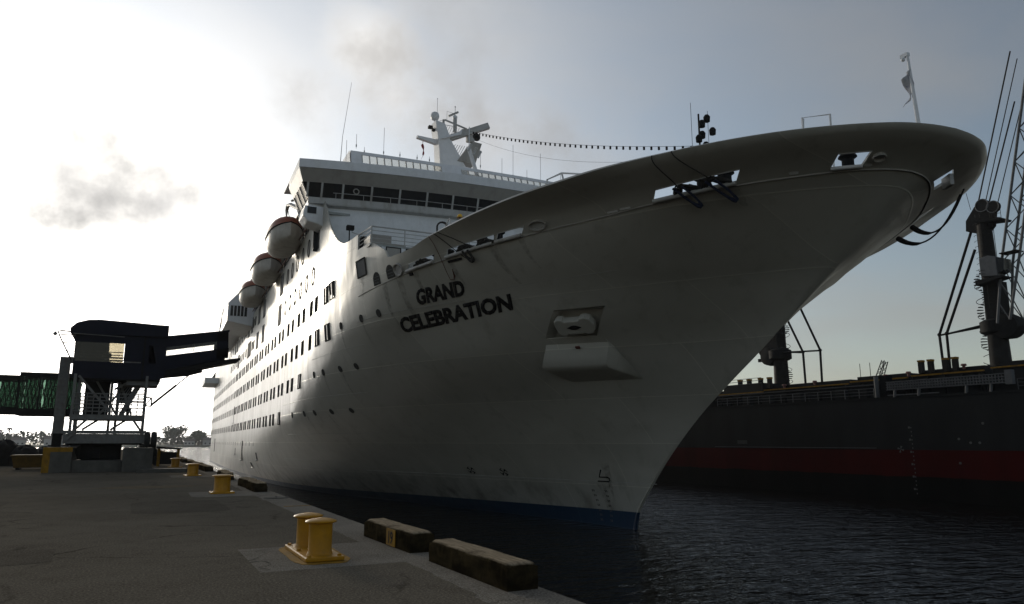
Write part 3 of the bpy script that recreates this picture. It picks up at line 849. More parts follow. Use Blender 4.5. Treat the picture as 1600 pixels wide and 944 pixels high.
# ramp tube
def rq(x):
    return (x - 1.35) / (4.72 - 1.35)
def lerp(a_, b_, t_):
    return a_ + (b_ - a_) * t_
def ramp_side(y0, y1):
    def fn(b):
        for (za0, za1, zb0, zb1, xa, xb) in ((7.12, 7.80, 7.80, 8.40, 1.2, 4.72), (5.75, 6.62, 6.62, 7.30, 1.2, 4.8)):
            b.prism([(xa, za0), (xb, zb0 if za0 > 7 else lerp(5.75, 7.3, .0) + .95), (xb, zb1), (xa, za1)], lambda u, v: G(u, v, y0), lambda u, v: G(u, v, y1))
        b.prism([(4.1, 6.6), (4.8, 6.72), (4.72, 8.35), (4.1, 8.25)], lambda u, v: G(u, v, y0), lambda u, v: G(u, v, y1))
    return fn
gp('ramp_canvas', 'navy', ramp_side(-.03, .03))
gp('ramp_canvas', 'navy', ramp_side(1.9, 1.96))
gp('ramp_roof', 'navy', lambda b: b.prism([(1.2, 7.72), (2.2, 7.93), (3.2, 8.08), (4.2, 8.30), (4.78, 8.42), (4.78, 8.32), (1.2, 7.6)], lambda u, v: G(u, v, -.06), lambda u, v: G(u, v, 2.0)))
gp('ramp_window', 'clear', lambda b: b.prism([(1.2, 6.62), (4.1, 7.22), (4.1, 7.72), (1.2, 7.12)], lambda u, v: G(u, v, -.005), lambda u, v: G(u, v, .005)))
gp('ramp_floor', 'darksteel', lambda b: b.prism([(.9, 5.35), (4.9, 6.42), (5.5, 6.58), (5.5, 6.72), (4.9, 6.62), (.9, 5.65)], lambda u, v: G(u, v, -.04), lambda u, v: G(u, v, 2.0)))
gp('ramp_girder', 'darksteel', lambda b: b.prism([(1.0, 5.28), (2.6, 5.5), (3.4, 5.75), (3.4, 6.0), (1.0, 5.42)], lambda u, v: G(u, v, .1), lambda u, v: G(u, v, .3)))
for x_ in (2.75, 2.85):
    gp('window_bar', 'steel', lambda b: b.tube([G(x_ - .03, 6.7 + (x_ - 1.2) * .2, 0.04), G(x_ + .03, 7.4 + (x_ - 1.2) * .17, 0.04)], .015, 5))
cy = gp('hydraulic_cylinder', 'darksteel', lambda b: b.tube([G(.8, 3.75, .3), G(2.05, 4.95, .3)], .07, 10))
b = MB(); b.tube([G(2.05, 4.95, .3), G(2.75, 5.62, .3)], .035, 8); b.build('piston_rod', 'steel', cy)
gp('cylinder_bracket', 'darksteel', lambda b: (b.bar(G(.45, 4.2, .3), G(.78, 4.15, .3), .08), b.bar(G(.45, 3.7, .3), G(.8, 3.68, .3), .08), b.bar(G(.78, 4.2, .3), G(.8, 3.65, .3), .08), b.bar(G(.5, 3.72, .3), G(.76, 4.15, .3), .06)))
# outrigger ladder with a lamp
lad = gp('outrigger_ladder', 'darksteel', lambda b: (b.tube([G(-3.3, 7.72, -.1), G(-4.1, 7.78, -.1), G(-4.25, 7.75, -.1), G(-4.05, 7.3, -.1), G(-3.45, 6.15, -.1)], .04, 6),))
for k, (xa, z_) in enumerate(((-4.1, 7.55), (-3.98, 7.1), (-3.78, 6.65), (-3.6, 6.3))):
    b = MB(); b.tube([G(xa, z_, -.1), G(-3.36, z_, -.1)], .03, 5); b.build('rung', 'steel', lad)
gp('lamp', 'steel', lambda b: b.lathe([(.02, .1), (.1, 0), (.12, -.08), (.02, -.14)], G(-4.36, 7.62, -.1), 10), smooth=40)


gp('drive_unit', 'darksteel', lambda b: (b.box(-2.6 - GX, -.55 - GX, 1.2, 3.0, .64, 1.45), b.box(-2.2 - GX, -1.6 - GX, .9, 1.2, .7, 1.2)))
gp('chassis', 'darksteel', lambda b: b.box(-3.3 - GX, .5 - GX, .4, 3.1, 1.46, 1.56))
# concrete footing blocks under the gantry
def block(name, lab, x0, x1, y0, y1, z0, z1, yl=None):
    t = thing(name, lab, 'concrete block', ((x0 + x1) / 2, (y0 + y1) / 2, 0))
    w2, d2 = (x1 - x0) / 2, (y1 - y0) / 2
    b = MB(); b.box(-w2, w2, -d2, d2, z0, z1); b.build('body', 'concrete', t, bevel=.03)
    if yl:
        b = MB(); b.box(-w2 - .004, -w2 + .34, -d2 - .004, -d2 + .3, 0.01, z1 + .004); b.box(-w2 + .34, w2 + .004, -d2 - .004, -d2 + .3, z1 - .24, z1 + .004)
        o = b.build('painted_edge', 'yellowdull', t); o['label'] = 'yellow warning paint along two edges'
    return t
block('footing_block', 'concrete block with yellow painted edges under the left foot of the gantry', -4.2, -2.85, 46.9, 51, 0, 1.34, True)
block('footing_block', 'plain grey concrete block under the right foot of the gantry', -.42, 1.08, 46.3, 51, 0, 1.30)
block('footing_plinth', 'low concrete plinth joining the two gantry footings', -2.84, -.43, 47.1, 50.6, 0, .62)
for i, (wx, wy, lab) in enumerate(((-2.4, 49.5, 'dark gantry wheel nearest the yellow-edged block'), (-1.0, 49.5, 'dark gantry wheel nearest the plain block'))):
    t = thing('gantry_wheel', lab, 'wheel', (wx, wy, .62), 0, 'wheels under the gantry')
    rot = Matrix.Rotation(R(90), 3, 'X')
    b = MB(); b.lathe([(.2, -.16), (.42, -.16), (.46, -.1), (.46, .1), (.42, .16), (.2, .16)], (0, 0, .46), 22, M4=rot); b.build('tyre', 'rubber', t, smooth=40)
    b = MB(); b.lathe([(.02, -.12), (.2, -.14), (.2, .14), (.02, .12)], (0, 0, .46), 16, M4=rot); b.build('rim', 'darksteel', t)
for i, x_ in enumerate((.92, 1.26)):
    t = thing('fender_tyre', ('left' if i == 0 else 'right') + ' of two black tyres standing up on the plain footing block', 'tyre', (x_ - .18, 47.6, 1.31), 0, 'tyres on the footing block')
    rot = Matrix.Rotation(R(90), 3, 'Y')
    b = MB(); b.lathe([(.22, -.12), (.36, -.15), (.43, -.1), (.45, 0), (.43, .1), (.36, .15), (.22, .12)], (0, 0, .45), 24, M4=rot); b.build('tread', 'rubber', t, smooth=40)
    b = MB(); b.lathe([(.02, -.06), (.22, -.08), (.22, .08), (.02, .06)], (0, 0, .45), 14, M4=rot); b.build('hub', 'darksteel', t)

# portal column and glazed walkway on the left
col_ = thing('portal_column', 'tall grey steel column with a short arm left of the gantry', 'column', (-4.0, 51.6, 0))
b = MB(); b.box(-.27, .27, -.27, .27, 2.1, 6.65); b.build('shaft', 'steel', col_, bevel=.02)
b = MB(); b.box(-.24, .24, -.24, .24, 0, 2.08); b.box(-.32, .32, -.32, .32, 2.04, 2.12); b.build('foot', 'darksteel', col_)
b = MB(); b.box(.27, 1.0, -.2, .2, 6.3, 6.66); b.build('arm', 'steel', col_)
wk = thing('glazed_walkway', 'dark telescoping passenger walkway with green tinted glass', 'walkway', (-3.4, 53.2, 0))
secs = ((0.2, -3.0, 3.34, 5.72, 0.0), (-2.9, -5.6, 3.42, 5.52, .12), (-5.5, -10.5, 3.1, 5.3, .24))
for (xa, xb, z0, z1, ins) in secs:
    for nm_, bx in (('side_beam', (ins, ins + .1, z0, z0 + .28)), ('side_beam', (ins, ins + .1, z1 - .2, z1)), ('section_roof', (ins, 2.4 - ins, z1 + .001, z1 + .08)), ('section_floor', (ins, 2.4 - ins, z0 - .14, z0 - .002)),
                    ('side_beam', (2.3 - ins, 2.4 - ins, z0, z0 + .28)), ('side_beam', (2.3 - ins, 2.4 - ins, z1 - .2, z1))):
        b = MB(); b.box(xb, xa, *bx); b.build(nm_, 'darksteel', wk)
    n_ = max(2, int((xa - xb) / .9))
    for k in range(n_):
        u0 = xb + (xa - xb) * k / n_; u1 = xb + (xa - xb) * (k + 1) / n_
        b = MB(); b.box(u0 - .05, u0 + .05, ins - .01, ins + .11, z0 + .28, z1 - .2); b.build('mullion', 'darksteel', wk)
        if xb > -6:
            b = MB(); b.box(u0 + .06, u1 - .06, ins + .03, ins + .05, z0 + .28, z1 - .2); b.build('pane', 'greenglass', wk)
            b = MB(); b.box(u0 + .06, u1 - .06, 2.33 - ins, 2.35 - ins, z0 + .28, z1 - .2); b.build('pane', 'greenglass', wk)
            b = MB()  # dense bars added inside to block light through the green glass
            for q in range(5):
                xx = u0 + (u1 - u0) * (q + .5) / 5
                b.bar((xx - .2, 1.1 + .1 * (q % 2), z0 + .3), (xx + .2, 1.1 + .1 * (q % 2), z1 - .25), .10, .05)
                b.bar((xx + .16, 1.6, z0 + .3), (xx - .16, 1.6, z1 - .25), .09, .05)
            b.build('lattice', 'darksteel', wk)
        else:
            b = MB(); b.box(u0 + .06, u1 - .06, ins + .03, ins + .05, z0 + .28, z1 - .2); b.build('panel', 'darksteel', wk)
b = MB(); b.box(-10.5, -5.9, .3, 2.1, 2.85, 3.0); b.build('belly_beam', 'darksteel', wk)
b = MB(); b.box(-9.6, -9.2, 1.0, 1.4, 0, 2.9); b.build('support_leg', 'darksteel', wk)

# ------------------------------------------------------------------ clutter further down the quay
def heap(x, y, rx, ry, h, lab, seed):
    mb = MB(); rows = []
    for j in range(9):
        v = j / 8
        row = []
        for i in range(20):
            an = 2 * math.pi * i / 20
            k = math.cos(v * math.pi / 2) ** .45
            nn = 1 + .28 * mnoise.noise((math.cos(an) * 1.6 + seed, math.sin(an) * 1.6, v * 2.5)) + .10 * mnoise.noise((math.cos(an) * 5, math.sin(an) * 5 + seed, v * 6))
            row.append((rx * k * nn * math.cos(an), ry * k * nn * math.sin(an), max(0, h * math.sin(v * math.pi / 2) * (1 + .3 * mnoise.noise((math.cos(an) * 2, math.sin(an) * 2 + seed, 3))))))
        rows.append(row)
    mb.grid(rows, closed=True)
    mb.f.append(tuple(range(8 * 20, 9 * 20))); mb.m.append(0)
    o = mb.build('tarpaulin_heap', 'tarp', None, smooth=50, loc=(x, y, 0.0))
    tag(o, lab, 'heap', 'dark heaps at the left of the quay')
heap(-9.6, 61, 1.1, 1.0, 1.35, 'leftmost dark tarpaulin-covered heap at the edge of the picture', 1)
heap(-8.0, 62, 1.2, 1.0, 1.6, 'tallest dark tarpaulin heap at the left of the quay', 2)
heap(-6.6, 61.5, 1.0, 1.0, 1.35, 'middle dark heap behind the ochre skip', 3)
heap(-5.4, 63, 1.0, .9, 1.2, 'dark heap behind the grey column foot', 4)
heap(-4.2, 66, 1.2, .9, 1.35, 'rearmost dark heap just right of the grey column', 5)
sk = thing('ochre_skip', 'low dirty ochre skip left of the yellow-edged block', 'skip', (-5.25, 53.6, 0))
b = MB(); b.prism([(-.9, .12), (.9, .12), (1.05, .78), (-1.05, .78)], lambda u, v: (u, -.6, v), lambda u, v: (u, .6, v)); b.build('tub', 'ochre', sk, bevel=.02)
b = MB(); b.box(-1.1, 1.1, -.66, .66, .78, .86); b.build('rim', 'ochre', sk)
for x_ in (-.7, .7):
    b = MB(); b.box(x_ - .1, x_ + .1, -.5, .5, 0.0, .12); b.build('skid', 'darksteel', sk)
b = MB(); b.grid([[(-1 + .25 * i, -.5 + .25 * j, .86 + .12 * abs(mnoise.noise((i, j, 3))) * 2) for i in range(9)] for j in range(5)])
o = b.build('grey_sheet', 'tarp', None, loc=(-5.25, 53.6, .01)); tag(o, 'crumpled dark sheet lying on top of the ochre skip', 'sheet')
# stand of yellow posts with a dark board
ys_ = thing('yellow_stand', 'dark board stand between yellow posts by the quay edge', 'stand', (2.2, 56.0, 0))
for x_ in (-.55, .65):
    b = MB(); b.box(x_ - .09, x_ + .09, -.1, .1, 0, 1.18); b.build('post', 'yellowdull', ys_, bevel=.01)
b = MB(); b.box(-.46, .56, -.04, .04, .15, .95); b.build('board', 'darksteel', ys_)
b = MB(); b.prism([(-.75, 1.18), (.8, 1.12), (.85, 1.2), (-.7, 1.34)], lambda u, v: (u, -.25, v), lambda u, v: (u, .25, v)); b.build('top_board', 'darksteel', ys_)
sl = MB(); sl.box(-1.4, 1.1, -.6, .6, 0, .2)
tag(sl.build('concrete_slab', 'concrete', None, loc=(1.7, 45.5, .002), bevel=.02), 'low concrete slab lying behind the second single bollard', 'slab')
# small truck nose behind the footing block, little cart further off
tk = thing('utility_cart', 'dark utility cart half hidden behind the plain footing block', 'cart', (1.35, 58.5, 0))
b = MB(); b.box(-1.2, .5, -.7, .7, .35, .75); b.prism([(-.9, .75), (.3, .75), (.1, 1.5), (-.9, 1.5)], lambda u, v: (u, -.65, v), lambda u, v: (u, .65, v)); b.build('body', 'tarp', tk, bevel=.04)
for x_ in (-.8, .25):
    for y_ in (-.66, .66):
        b = MB(); b.lathe([(.1, -.1), (.3, -.1), (.33, -.05), (.33, .05), (.3, .1), (.1, .1)], (x_, y_, .33), 18, M4=Matrix.Rotation(R(90), 3, 'X')); b.build('wheel', 'rubber', tk, smooth=40)
ck = thing('golf_cart', 'tiny open cart parked far along the quay', 'cart', (1.0, 104, 0))
b = MB(); b.box(-.6, .6, -1.1, 1.1, .3, .75); b.build('body', 'offwhite', ck, bevel=.05)
for x_ in (-.5, .5):
    for y_ in (-.9, .9):
        b = MB(); b.tube([(x_, y_, .7), (x_, y_, 1.8)], .03, 5); b.build('roof_post', 'darksteel', ck)
        b = MB(); b.lathe([(.1, -.08), (.26, -.08), (.26, .08), (.1, .08)], (x_ * 1.1, y_ * .8, .26), 14, M4=Matrix.Rotation(R(90), 3, 'Y')); b.build('wheel', 'rubber', ck)
b = MB(); b.box(-.65, .65, -1.15, 1.15, 1.8, 1.88); b.build('roof', 'offwhite', ck)

STEM=[(-3,1.5),(-1,.6),(0,0),(.63,-.16),(2.43,-1.65),(4.14,-3.46),(6.2,-6.1),(7.6,-8.3),(8.86,-10.38),(9.92,-12.0),(11,-13.55),(12,-14.95),(13.2,-16.65),(14.6,-18.6),(15.45,-20.3),(24,-20.4)]
TOPC=[(0,0),(.06,.75),(.15,1.25),(.35,1.95),(.85,2.95),(1.95,4.5),(3.25,5.85),(4.75,7.05),(6.75,8.35),(9.45,10.1),(12.65,11.75),(16.75,12.9),(21,13.45),(25,14.0),(31,14.7),(36,14.8),(400,14.8)]
LV=[(-1.5,[(0,0),(10,.9),(20,3),(30,5.6),(42,9),(58,12),(80,13.8),(110,14.8),(400,14.8)]),
(0,[(0,0),(4,.65),(7.4,1.45),(14.8,3.4),(24.8,6.3),(35.7,9.6),(52,12.3),(75,14.0),(100,14.8),(400,14.8)]),
(3.4,[(0,0),(2,.75),(5,1.9),(10,3.9),(15,6.0),(20,8.0),(27,10.5),(36,12.8),(50,14.3),(70,14.8),(400,14.8)]),
(6.9,[(0,0),(1,.55),(2.5,1.4),(5,2.95),(10,5.8),(15,8.5),(20,10.9),(25,12.8),(30,14.1),(36,14.7),(45,14.8),(400,14.8)]),
(9.5,[(0,0),(.6,.25),(1.5,.7),(3,1.6),(6,3.9),(10,7.1),(15,10.0),(20,12.1),(25,13.6),(30,14.5),(36,14.8),(400,14.8)]),
(10.8,[(0,0),(.08,.15),(.3,.35),(.6,.58),(1,.87),(1.9,1.49),(2.9,2.23),(4.2,3.2),(5.6,4.29),(7.6,5.82),(10.3,7.81),(15.6,10.6),(19.7,12.5),(22.5,13.35),(28,14.37),(35,14.79),(400,14.8)]),
(12.1,[(0,0),(.08,.23),(.3,.52),(.6,.83),(1,1.19),(1.9,1.92),(2.9,2.75),(4.2,3.76),(5.6,4.83),(7.6,6.28),(10.3,8.15),(15.6,11.11),(19.7,13.01),(22.5,13.73),(28,14.47),(35,14.79),(400,14.8)]),
(13.2,[(0,0),(.08,.35),(.3,.8),(.6,1.25),(1,1.75),(1.9,2.7),(2.9,3.7),(4.2,4.8),(5.6,5.85),(7.6,7.2),(10.3,9.0),(15.6,11.5),(19.7,13.05),(22.5,13.76),(28,14.49),(35,14.8),(400,14.8)]),
(14.6,[(0,0),(.08,.6),(.2,1.05),(.5,1.75),(1,2.55),(2.1,3.9),(3.2,5.05),(5,6.35),(6.3,7.15),(8.5,8.3),(11.7,10.1),(15,11.75),(18.4,12.95),(22,13.65),(28,14.45),(35,14.8),(400,14.8)]),
(15.45,TOPC),(24,TOPC)]
def pch(tab,x):
    n=len(tab)
    if x<=tab[0][0]: return tab[0][1]
    if x>=tab[-1][0]: return tab[-1][1]
    i=0
    while tab[i+1][0]<x: i+=1
    def sl(k): return (tab[k+1][1]-tab[k][1])/(tab[k+1][0]-tab[k][0])
    def tg(k):
        if k==0: return sl(0)
        if k==n-1: return sl(n-2)
        a,b=sl(k-1),sl(k)
        if a*b<=0: return 0.
        h0=tab[k][0]-tab[k-1][0];h1=tab[k+1][0]-tab[k][0]
        w1=2*h1+h0;w2=h1+2*h0
        return (w1+w2)/(w1/a+w2/b)
    h=tab[i+1][0]-tab[i][0];t=(x-tab[i][0])/h
    return (2*t**3-3*t*t+1)*tab[i][1]+(t**3-2*t*t+t)*h*tg(i)+(-2*t**3+3*t*t)*tab[i+1][1]+(t**3-t*t)*h*tg(i+1)
def stem(z): return pch(STEM,z)
def hb(s,z):
    d=s-stem(z)
    if d<=0: return 0.
    b=pch([(zz,pch(tab,d)) for zz,tab in LV],z)
    # run aft
    if s>150: 
        k=min(1,(s-150)/55.); b*=1-.35*k*k*(1 if z>6 else 1.6)
    return b

# ================================================================== CRUISE SHIP
S0 = Vector((25.2966, 34.6560, WZ)); SROT = R(87.7769)
def zk(s): return 13.2 + 1.36 * min(1, max(0, (12 - s) / 31)) ** .85
TOP = [(-20.8, 15.45), (-14, 15.42), (-10, 15.25), (-5, 15.05), (-2.8, 14.95), (-1, 14.86), (.4, 14.74), (1.74, 14.72), (2.7, 15.0), (3.8, 15.45), (4.8, 15.9), (5.6, 16.2), (7.55, 16.2)]
TOP2 = [(7.60, 17.17), (8.97, 17.14), (10.2, 17.25), (11.2, 17.55), (13, 18.4), (14.8, 19.66), (16, 20.82), (16.7, 21.75), (17.2, 22.3), (18.0, 22.3), (18.05, 21.75), (400, 21.75)]
def ztop(s): return pch(TOP, s) if s < 7.575 else pch(TOP2, s)
S_END = 196.0
dcols = [0, .02, .05, .1, .17, .25, .33, .4, .5, .62, .8, 1.0, 1.25, 1.6, 2.0, 2.4, 2.9]
x = 2.9
while x < 36: x += .5; dcols.append(round(x, 3))
for v in (.6, 1.2, 3.4, 6.1, 7.3, 9.45, 11.7, 13.05, 13.2, 16.1, 17.0, 19.2, 27.9, 27.94, 27.97, 28.0): dcols.append(v)
x = 36.5
while x < 80: x += 1.5; dcols.append(x)
while x < 214: x += 6; dcols.append(x)
dcols = sorted(set(dcols))
zlow = [-1.5, -1, -.5, 0]
while zlow[-1] < 12.4: zlow.append(round(zlow[-1] + .4, 3))
zlow = sorted(set([z for z in zlow if not (9.5 < z < 11.3)] + [9.5, 9.9, 10.3, 10.7, 11.1, 11.4]))
NL = len(zlow)
UP = [('k', -.5), ('k', -.2), ('k', -.02), ('k', .06), ('k', .33), ('t', .45), ('t', .7), ('t', .88), ('t', 1.0)]
def zrow(j, s):
    if j < NL: return zlow[j]
    kind, f = UP[j - NL]
    if kind == 'k': return zk(s) + f
    z0 = zk(s) + .33
    return z0 + (ztop(s) - z0) * (f - .25) / .75 if f < 1 else ztop(s)
NR = NL + len(UP)
OPEN = [(17.0, 19.2), (13.2, 16.1), (11.7, 13.05), (3.4, 6.1), (.6, 1.2)]
def hullpt(d, j):
    s = d - 15
    for _ in range(6):
        z = zrow(j, s); s = stem(z) + d
    return s, z
SHIP = thing('cruise_ship', 'large white cruise ship moored bow-on with dark blue waterline', 'cruise ship', S0, SROT)
GT = []
for j in range(NR):
    row = []
    for d in dcols:
        s, z = hullpt(d, j); row.append(hb(min(s, S_END), z))
    GT.append(row)
for _ in range(2):
    G2 = [r[:] for r in GT]
    for j in range(1, NL + 1):
        if j < NL and zlow[j] < 5: continue
        for i in range(1, len(dcols) - 1):
            w_ = max(0.0, min(1.0, (7.2 - dcols[i]) / 2.0))
            if w_ > 0: GT[j][i] = G2[j][i] * (1 - .5 * w_) + .25 * w_ * (G2[j - 1][i] + G2[j + 1][i])
mbh = MB()
idx = {}
for j in range(NR):
    for i, d in enumerate(dcols):
        s, z = hullpt(d, j)
        s = min(s, S_END)
        t = GT[j][i]
        idx[(j, i, 1)] = len(mbh.v); mbh.v.append((s, t, z))
        if i == 0: idx[(j, i, -1)] = idx[(j, i, 1)]
        else:
            idx[(j, i, -1)] = len(mbh.v); mbh.v.append((s, -t, z))
ja = zlow.index(9.9); jb = zlow.index(11.1)
jo = NL + 3
for j in range(NR - 1):
    for i in range(len(dcols) - 1):
        a0, a1 = dcols[i], dcols[i + 1]
        mid_ = (a0 + a1) / 2
        if ja <= j < jb and 7.3 < mid_ < 9.45: hole = True
        else: hole = j == jo and any(p_ < mid_ < q_ for p_, q_ in OPEN)
        for sd in (1, -1):
            if hole: continue
            q = (idx[(j, i, sd)], idx[(j + 1, i, sd)], idx[(j + 1, i + 1, sd)], idx[(j, i + 1, sd)])
            if sd == -1: q = tuple(reversed(q))
            mbh.f.append(q); mbh.m.append(0)
# transom
L_ = len(dcols) - 1
for j in range(NR - 1):
    mbh.f.append((idx[(j, L_, 1)], idx[(j + 1, L_, 1)], idx[(j + 1, L_, -1)], idx[(j, L_, -1)])); mbh.m.append(0)
def hull_mat():
    m = bpy.data.materials.new('white_hull_paint'); m.use_nodes = True
    n, l = m.node_tree.nodes, m.node_tree.links
    b = n['Principled BSDF']
    t = n.new('ShaderNodeTexCoord')
    sp = n.new('ShaderNodeSeparateXYZ'); l.new(t.outputs['Object'], sp.inputs[0])
    def noise(scale, detail=5, r=.6):
        mp = n.new('ShaderNodeMapping'); mp.inputs['Scale'].default_value = scale
        l.new(t.outputs['Object'], mp.inputs['Vector'])
        q = n.new('ShaderNodeTexNoise'); q.inputs['Scale'].default_value = 1; q.inputs['Detail'].default_value = detail; q.inputs['Roughness'].default_value = r
        l.new(mp.outputs[0], q.inputs['Vector']); return q.outputs['Fac']
    def rng(v, a, b_, c_=0., d_=1.):
        q = n.new('ShaderNodeMapRange')
        for k, x in zip(('From Min', 'From Max', 'To Min', 'To Max'), (a, b_, c_, d_)): q.inputs[k].default_value = x
        l.new(v, q.inputs['Value']); return q.outputs['Result']
    def mix(f, a, b_):
        q = n.new('ShaderNodeMix'); q.data_type = 'RGBA'; l.new(f, q.inputs['Factor'])
        for k, v in (('A', a), ('B', b_)):
            if isinstance(v, tuple): q.inputs[k].default_value = (*v, 1)
            else: l.new(v, q.inputs[k])
        return q.outputs['Result']
    streak = noise((1.1, 1.1, .07), 6, .62); patch = noise((.18, .18, .35), 4); low = noise((.9, .9, .22), 6)
    base = mix(rng(patch, .35, .65), HULLC[0], HULLC[1])
    base = mix(rng(streak, .55, .78, 0, .35), base, (0.17, 0.15, 0.115))
    # scuffed, stained belt near the waterline
    belt = rng(sp.outputs['Z'], 1.2, 3.2, .75, 0.)
    mm = n.new('ShaderNodeMath'); mm.operation = 'MULTIPLY'; l.new(belt, mm.inputs[0]); l.new(rng(low, .45, .7), mm.inputs[1])
    base = mix(mm.outputs[0], base, (0.11, 0.09, 0.065))
    # blue boot-top: painted line dips slightly towards the stern
    bl = n.new('ShaderNodeMath'); bl.operation = 'MULTIPLY_ADD'
    l.new(rng(sp.outputs['X'], 0, 45, 0, 1), bl.inputs[0]); bl.inputs[1].default_value = .45; l.new(sp.outputs['Z'], bl.inputs[2])
    base = mix(rng(bl.outputs[0], .93, .96), mix(rng(low, .4, .7), (0.006, 0.035, 0.085), (0.012, 0.05, 0.10)), base)
    l.new(base, b.inputs['Base Color'])
    l.new(rng(streak, .3, .7, .30, .44), b.inputs['Roughness'])
    b.inputs['Specular IOR Level'].default_value = 0.5
    wav = noise((.55, .55, .16), 2, .5)
    pl_ = noise((2.2, 2.2, .8), 2, .5)
    b1 = n.new('ShaderNodeBump'); b1.inputs['Strength'].default_value = .35; b1.inputs['Distance'].default_value = .07; l.new(wav, b1.inputs['Height'])
    b2 = n.new('ShaderNodeBump'); b2.inputs['Strength'].default_value = .22; b2.inputs['Distance'].default_value = .02; l.new(pl_, b2.inputs['Height'])
    cx = n.new('ShaderNodeCombineXYZ'); l.new(sp.outputs['X'], cx.inputs[0]); l.new(sp.outputs['Z'], cx.inputs[1])
    br = n.new('ShaderNodeTexBrick'); br.inputs['Scale'].default_value = 1.0; br.inputs['Brick Width'].default_value = 7.4; br.inputs['Row Height'].default_value = 2.35
    br.inputs['Mortar Size'].default_value = .02; br.inputs['Mortar Smooth'].default_value = .3; br.offset = .37
    br.inputs['Color1'].default_value = (.45, .45, .45, 1); br.inputs['Color2'].default_value = (.55, .55, .55, 1); br.inputs['Mortar'].default_value = (1, 1, 1, 1)
    l.new(cx.outputs[0], br.inputs['Vector'])
    b3 = n.new('ShaderNodeBump'); b3.inputs['Strength'].default_value = .5; b3.inputs['Distance'].default_value = .02; l.new(br.outputs['Fac'], b3.inputs['Height'])
    l.new(b1.outputs[0], b2.inputs['Normal']); l.new(b2.outputs[0], b3.inputs['Normal']); l.new(b3.outputs[0], b.inputs['Normal'])
    pm = n.new('ShaderNodeMix'); pm.data_type = 'RGBA'; pm.blend_type = 'MULTIPLY'; pm.inputs['Factor'].default_value = .6
    lt = n.new('ShaderNodeMix'); lt.data_type = 'RGBA'; l.new(br.outputs['Fac'], lt.inputs['Factor']); lt.inputs['B'].default_value = (1.4, 1.4, 1.36, 1)
    dv = n.new('ShaderNodeVectorMath'); dv.operation = 'SCALE'; dv.inputs['Scale'].default_value = 2.0; l.new(br.outputs['Color'], dv.inputs[0]); l.new(dv.outputs[0], lt.inputs['A'])
    l.new(base, pm.inputs['A']); l.new(lt.outputs['Result'], pm.inputs['B']); l.new(pm.outputs['Result'], b.inputs['Base Color'])
    return m
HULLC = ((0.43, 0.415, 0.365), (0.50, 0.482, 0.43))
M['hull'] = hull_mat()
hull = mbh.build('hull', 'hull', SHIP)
hull.data.polygons.foreach_set('use_smooth', [True] * len(hull.data.polygons))
bmx = bmesh.new(); bmx.from_mesh(hull.data)
for e_ in bmx.edges:
    if len(e_.link_faces) < 2: e_.smooth = False
bmx.to_mesh(hull.data); bmx.free()
so = hull.modifiers.new('plate', 'SOLIDIFY'); so.thickness = .10; so.offset = -1

# frames of reference on the shell plating
def hn(s, z, sd=1):
    e = .15
    bs_ = (hb(s + e, z) - hb(s - e, z)) / (2 * e); bz_ = (hb(s, z + e) - hb(s, z - e)) / (2 * e)
    return Vector((-bs_, 1.0, -bz_)).normalized()
def hmx(s, z, off=0.0):
    nrm = hn(s, z)
    zax = Vector((0, 0, 1)); zax = (zax - nrm * zax.dot(nrm)).normalized()
    xax = nrm.cross(zax).normalized()      # local x runs forward/aft, y = outward, z = up the plate
    p = Vector((s, hb(s, z), z)) + nrm * off
    m = Matrix((xax, nrm, zax)).transposed().to_4x4()
    m.translation = p
    return m
def on_hull(s, z, off=0.0):
    n_ = hn(s, z)
    return Vector((s, hb(s, z), z)) + n_ * off
def hull_line(s0, s1, zf, off, step=.5):
    n_ = max(2, int(abs(s1 - s0) / step)); out = []
    for k in range(n_ + 1):
        s = s0 + (s1 - s0) * k / n_
        out.append(on_hull(s, zf(s), off))
    return out

# knuckle strake round the bow
def gridpt(i_, j_, off=0.0):
    s, z = hullpt(dcols[i_], j_); p = Vector((s, GT[j_][i_], z))
    return p + hn(max(s, stem(z) + .12), z) * off
kn = MB()
pts = [gridpt(i_, NL + 2, .01) for i_ in range(len(dcols)) if dcols[i_] < 25]
kn.tube(list(reversed([Vector((p.x, -p.y, p.z)) for p in pts])) + pts[1:], .032, 6)
kn.build('knuckle_strake', 'tan', SHIP, smooth=60)
for s0, s1, zf in ((-1.6, -13.8, lambda s: 12.19 + .022 * (-s)), (20, 9.4, lambda s: 10.72), (9, -1, lambda s: 12.0), (33, 16, lambda s: 5.4), (34, 13, lambda s: 8.0), (40, 26, lambda s: 3.2), (24, -2, lambda s: 2.55)):
    b = MB(); b.tube(hull_line(s0, s1, zf, .0), .018, 4); b.build('weld_seam', 'offwhite', SHIP)

# decks
dk = MB()
rows = []
for k in range(40):
    s = -18.0 + 24.3 * (k / 39)
    z = zk(s) - .1; w_ = max(0.05, hb(s, z) - .12)
    rows.append([(s, -w_, z), (s, 0, z + .05), (s, w_, z)])
dk.grid(rows); dk.build('foredeck', 'greydeck', SHIP)
b = MB(); b.box(5.4, 17.6, -14.2, 14.2, 16.0, 16.12); b.build('upper_deck', 'greydeck', SHIP)
b = MB(); b.box(5.4, 5.6, -13.5, 13.5, 13.1, 16.0); b.build('foredeck_bulkhead', 'white', SHIP)
b = MB(); b.box(18, 190, -14.66, 14.66, 21.5, 21.68); b.build('boat_deck', 'greydeck', SHIP)
b = MB(); b.box(24, 150, -11.2, 11.2, 21.68, 26.0); b.build('deckhouse', 'tan', SHIP)
b = MB(); b.box(24, 150, -14.4, 14.4, 26.0, 26.2); b.build('sun_deck', 'tan', SHIP)

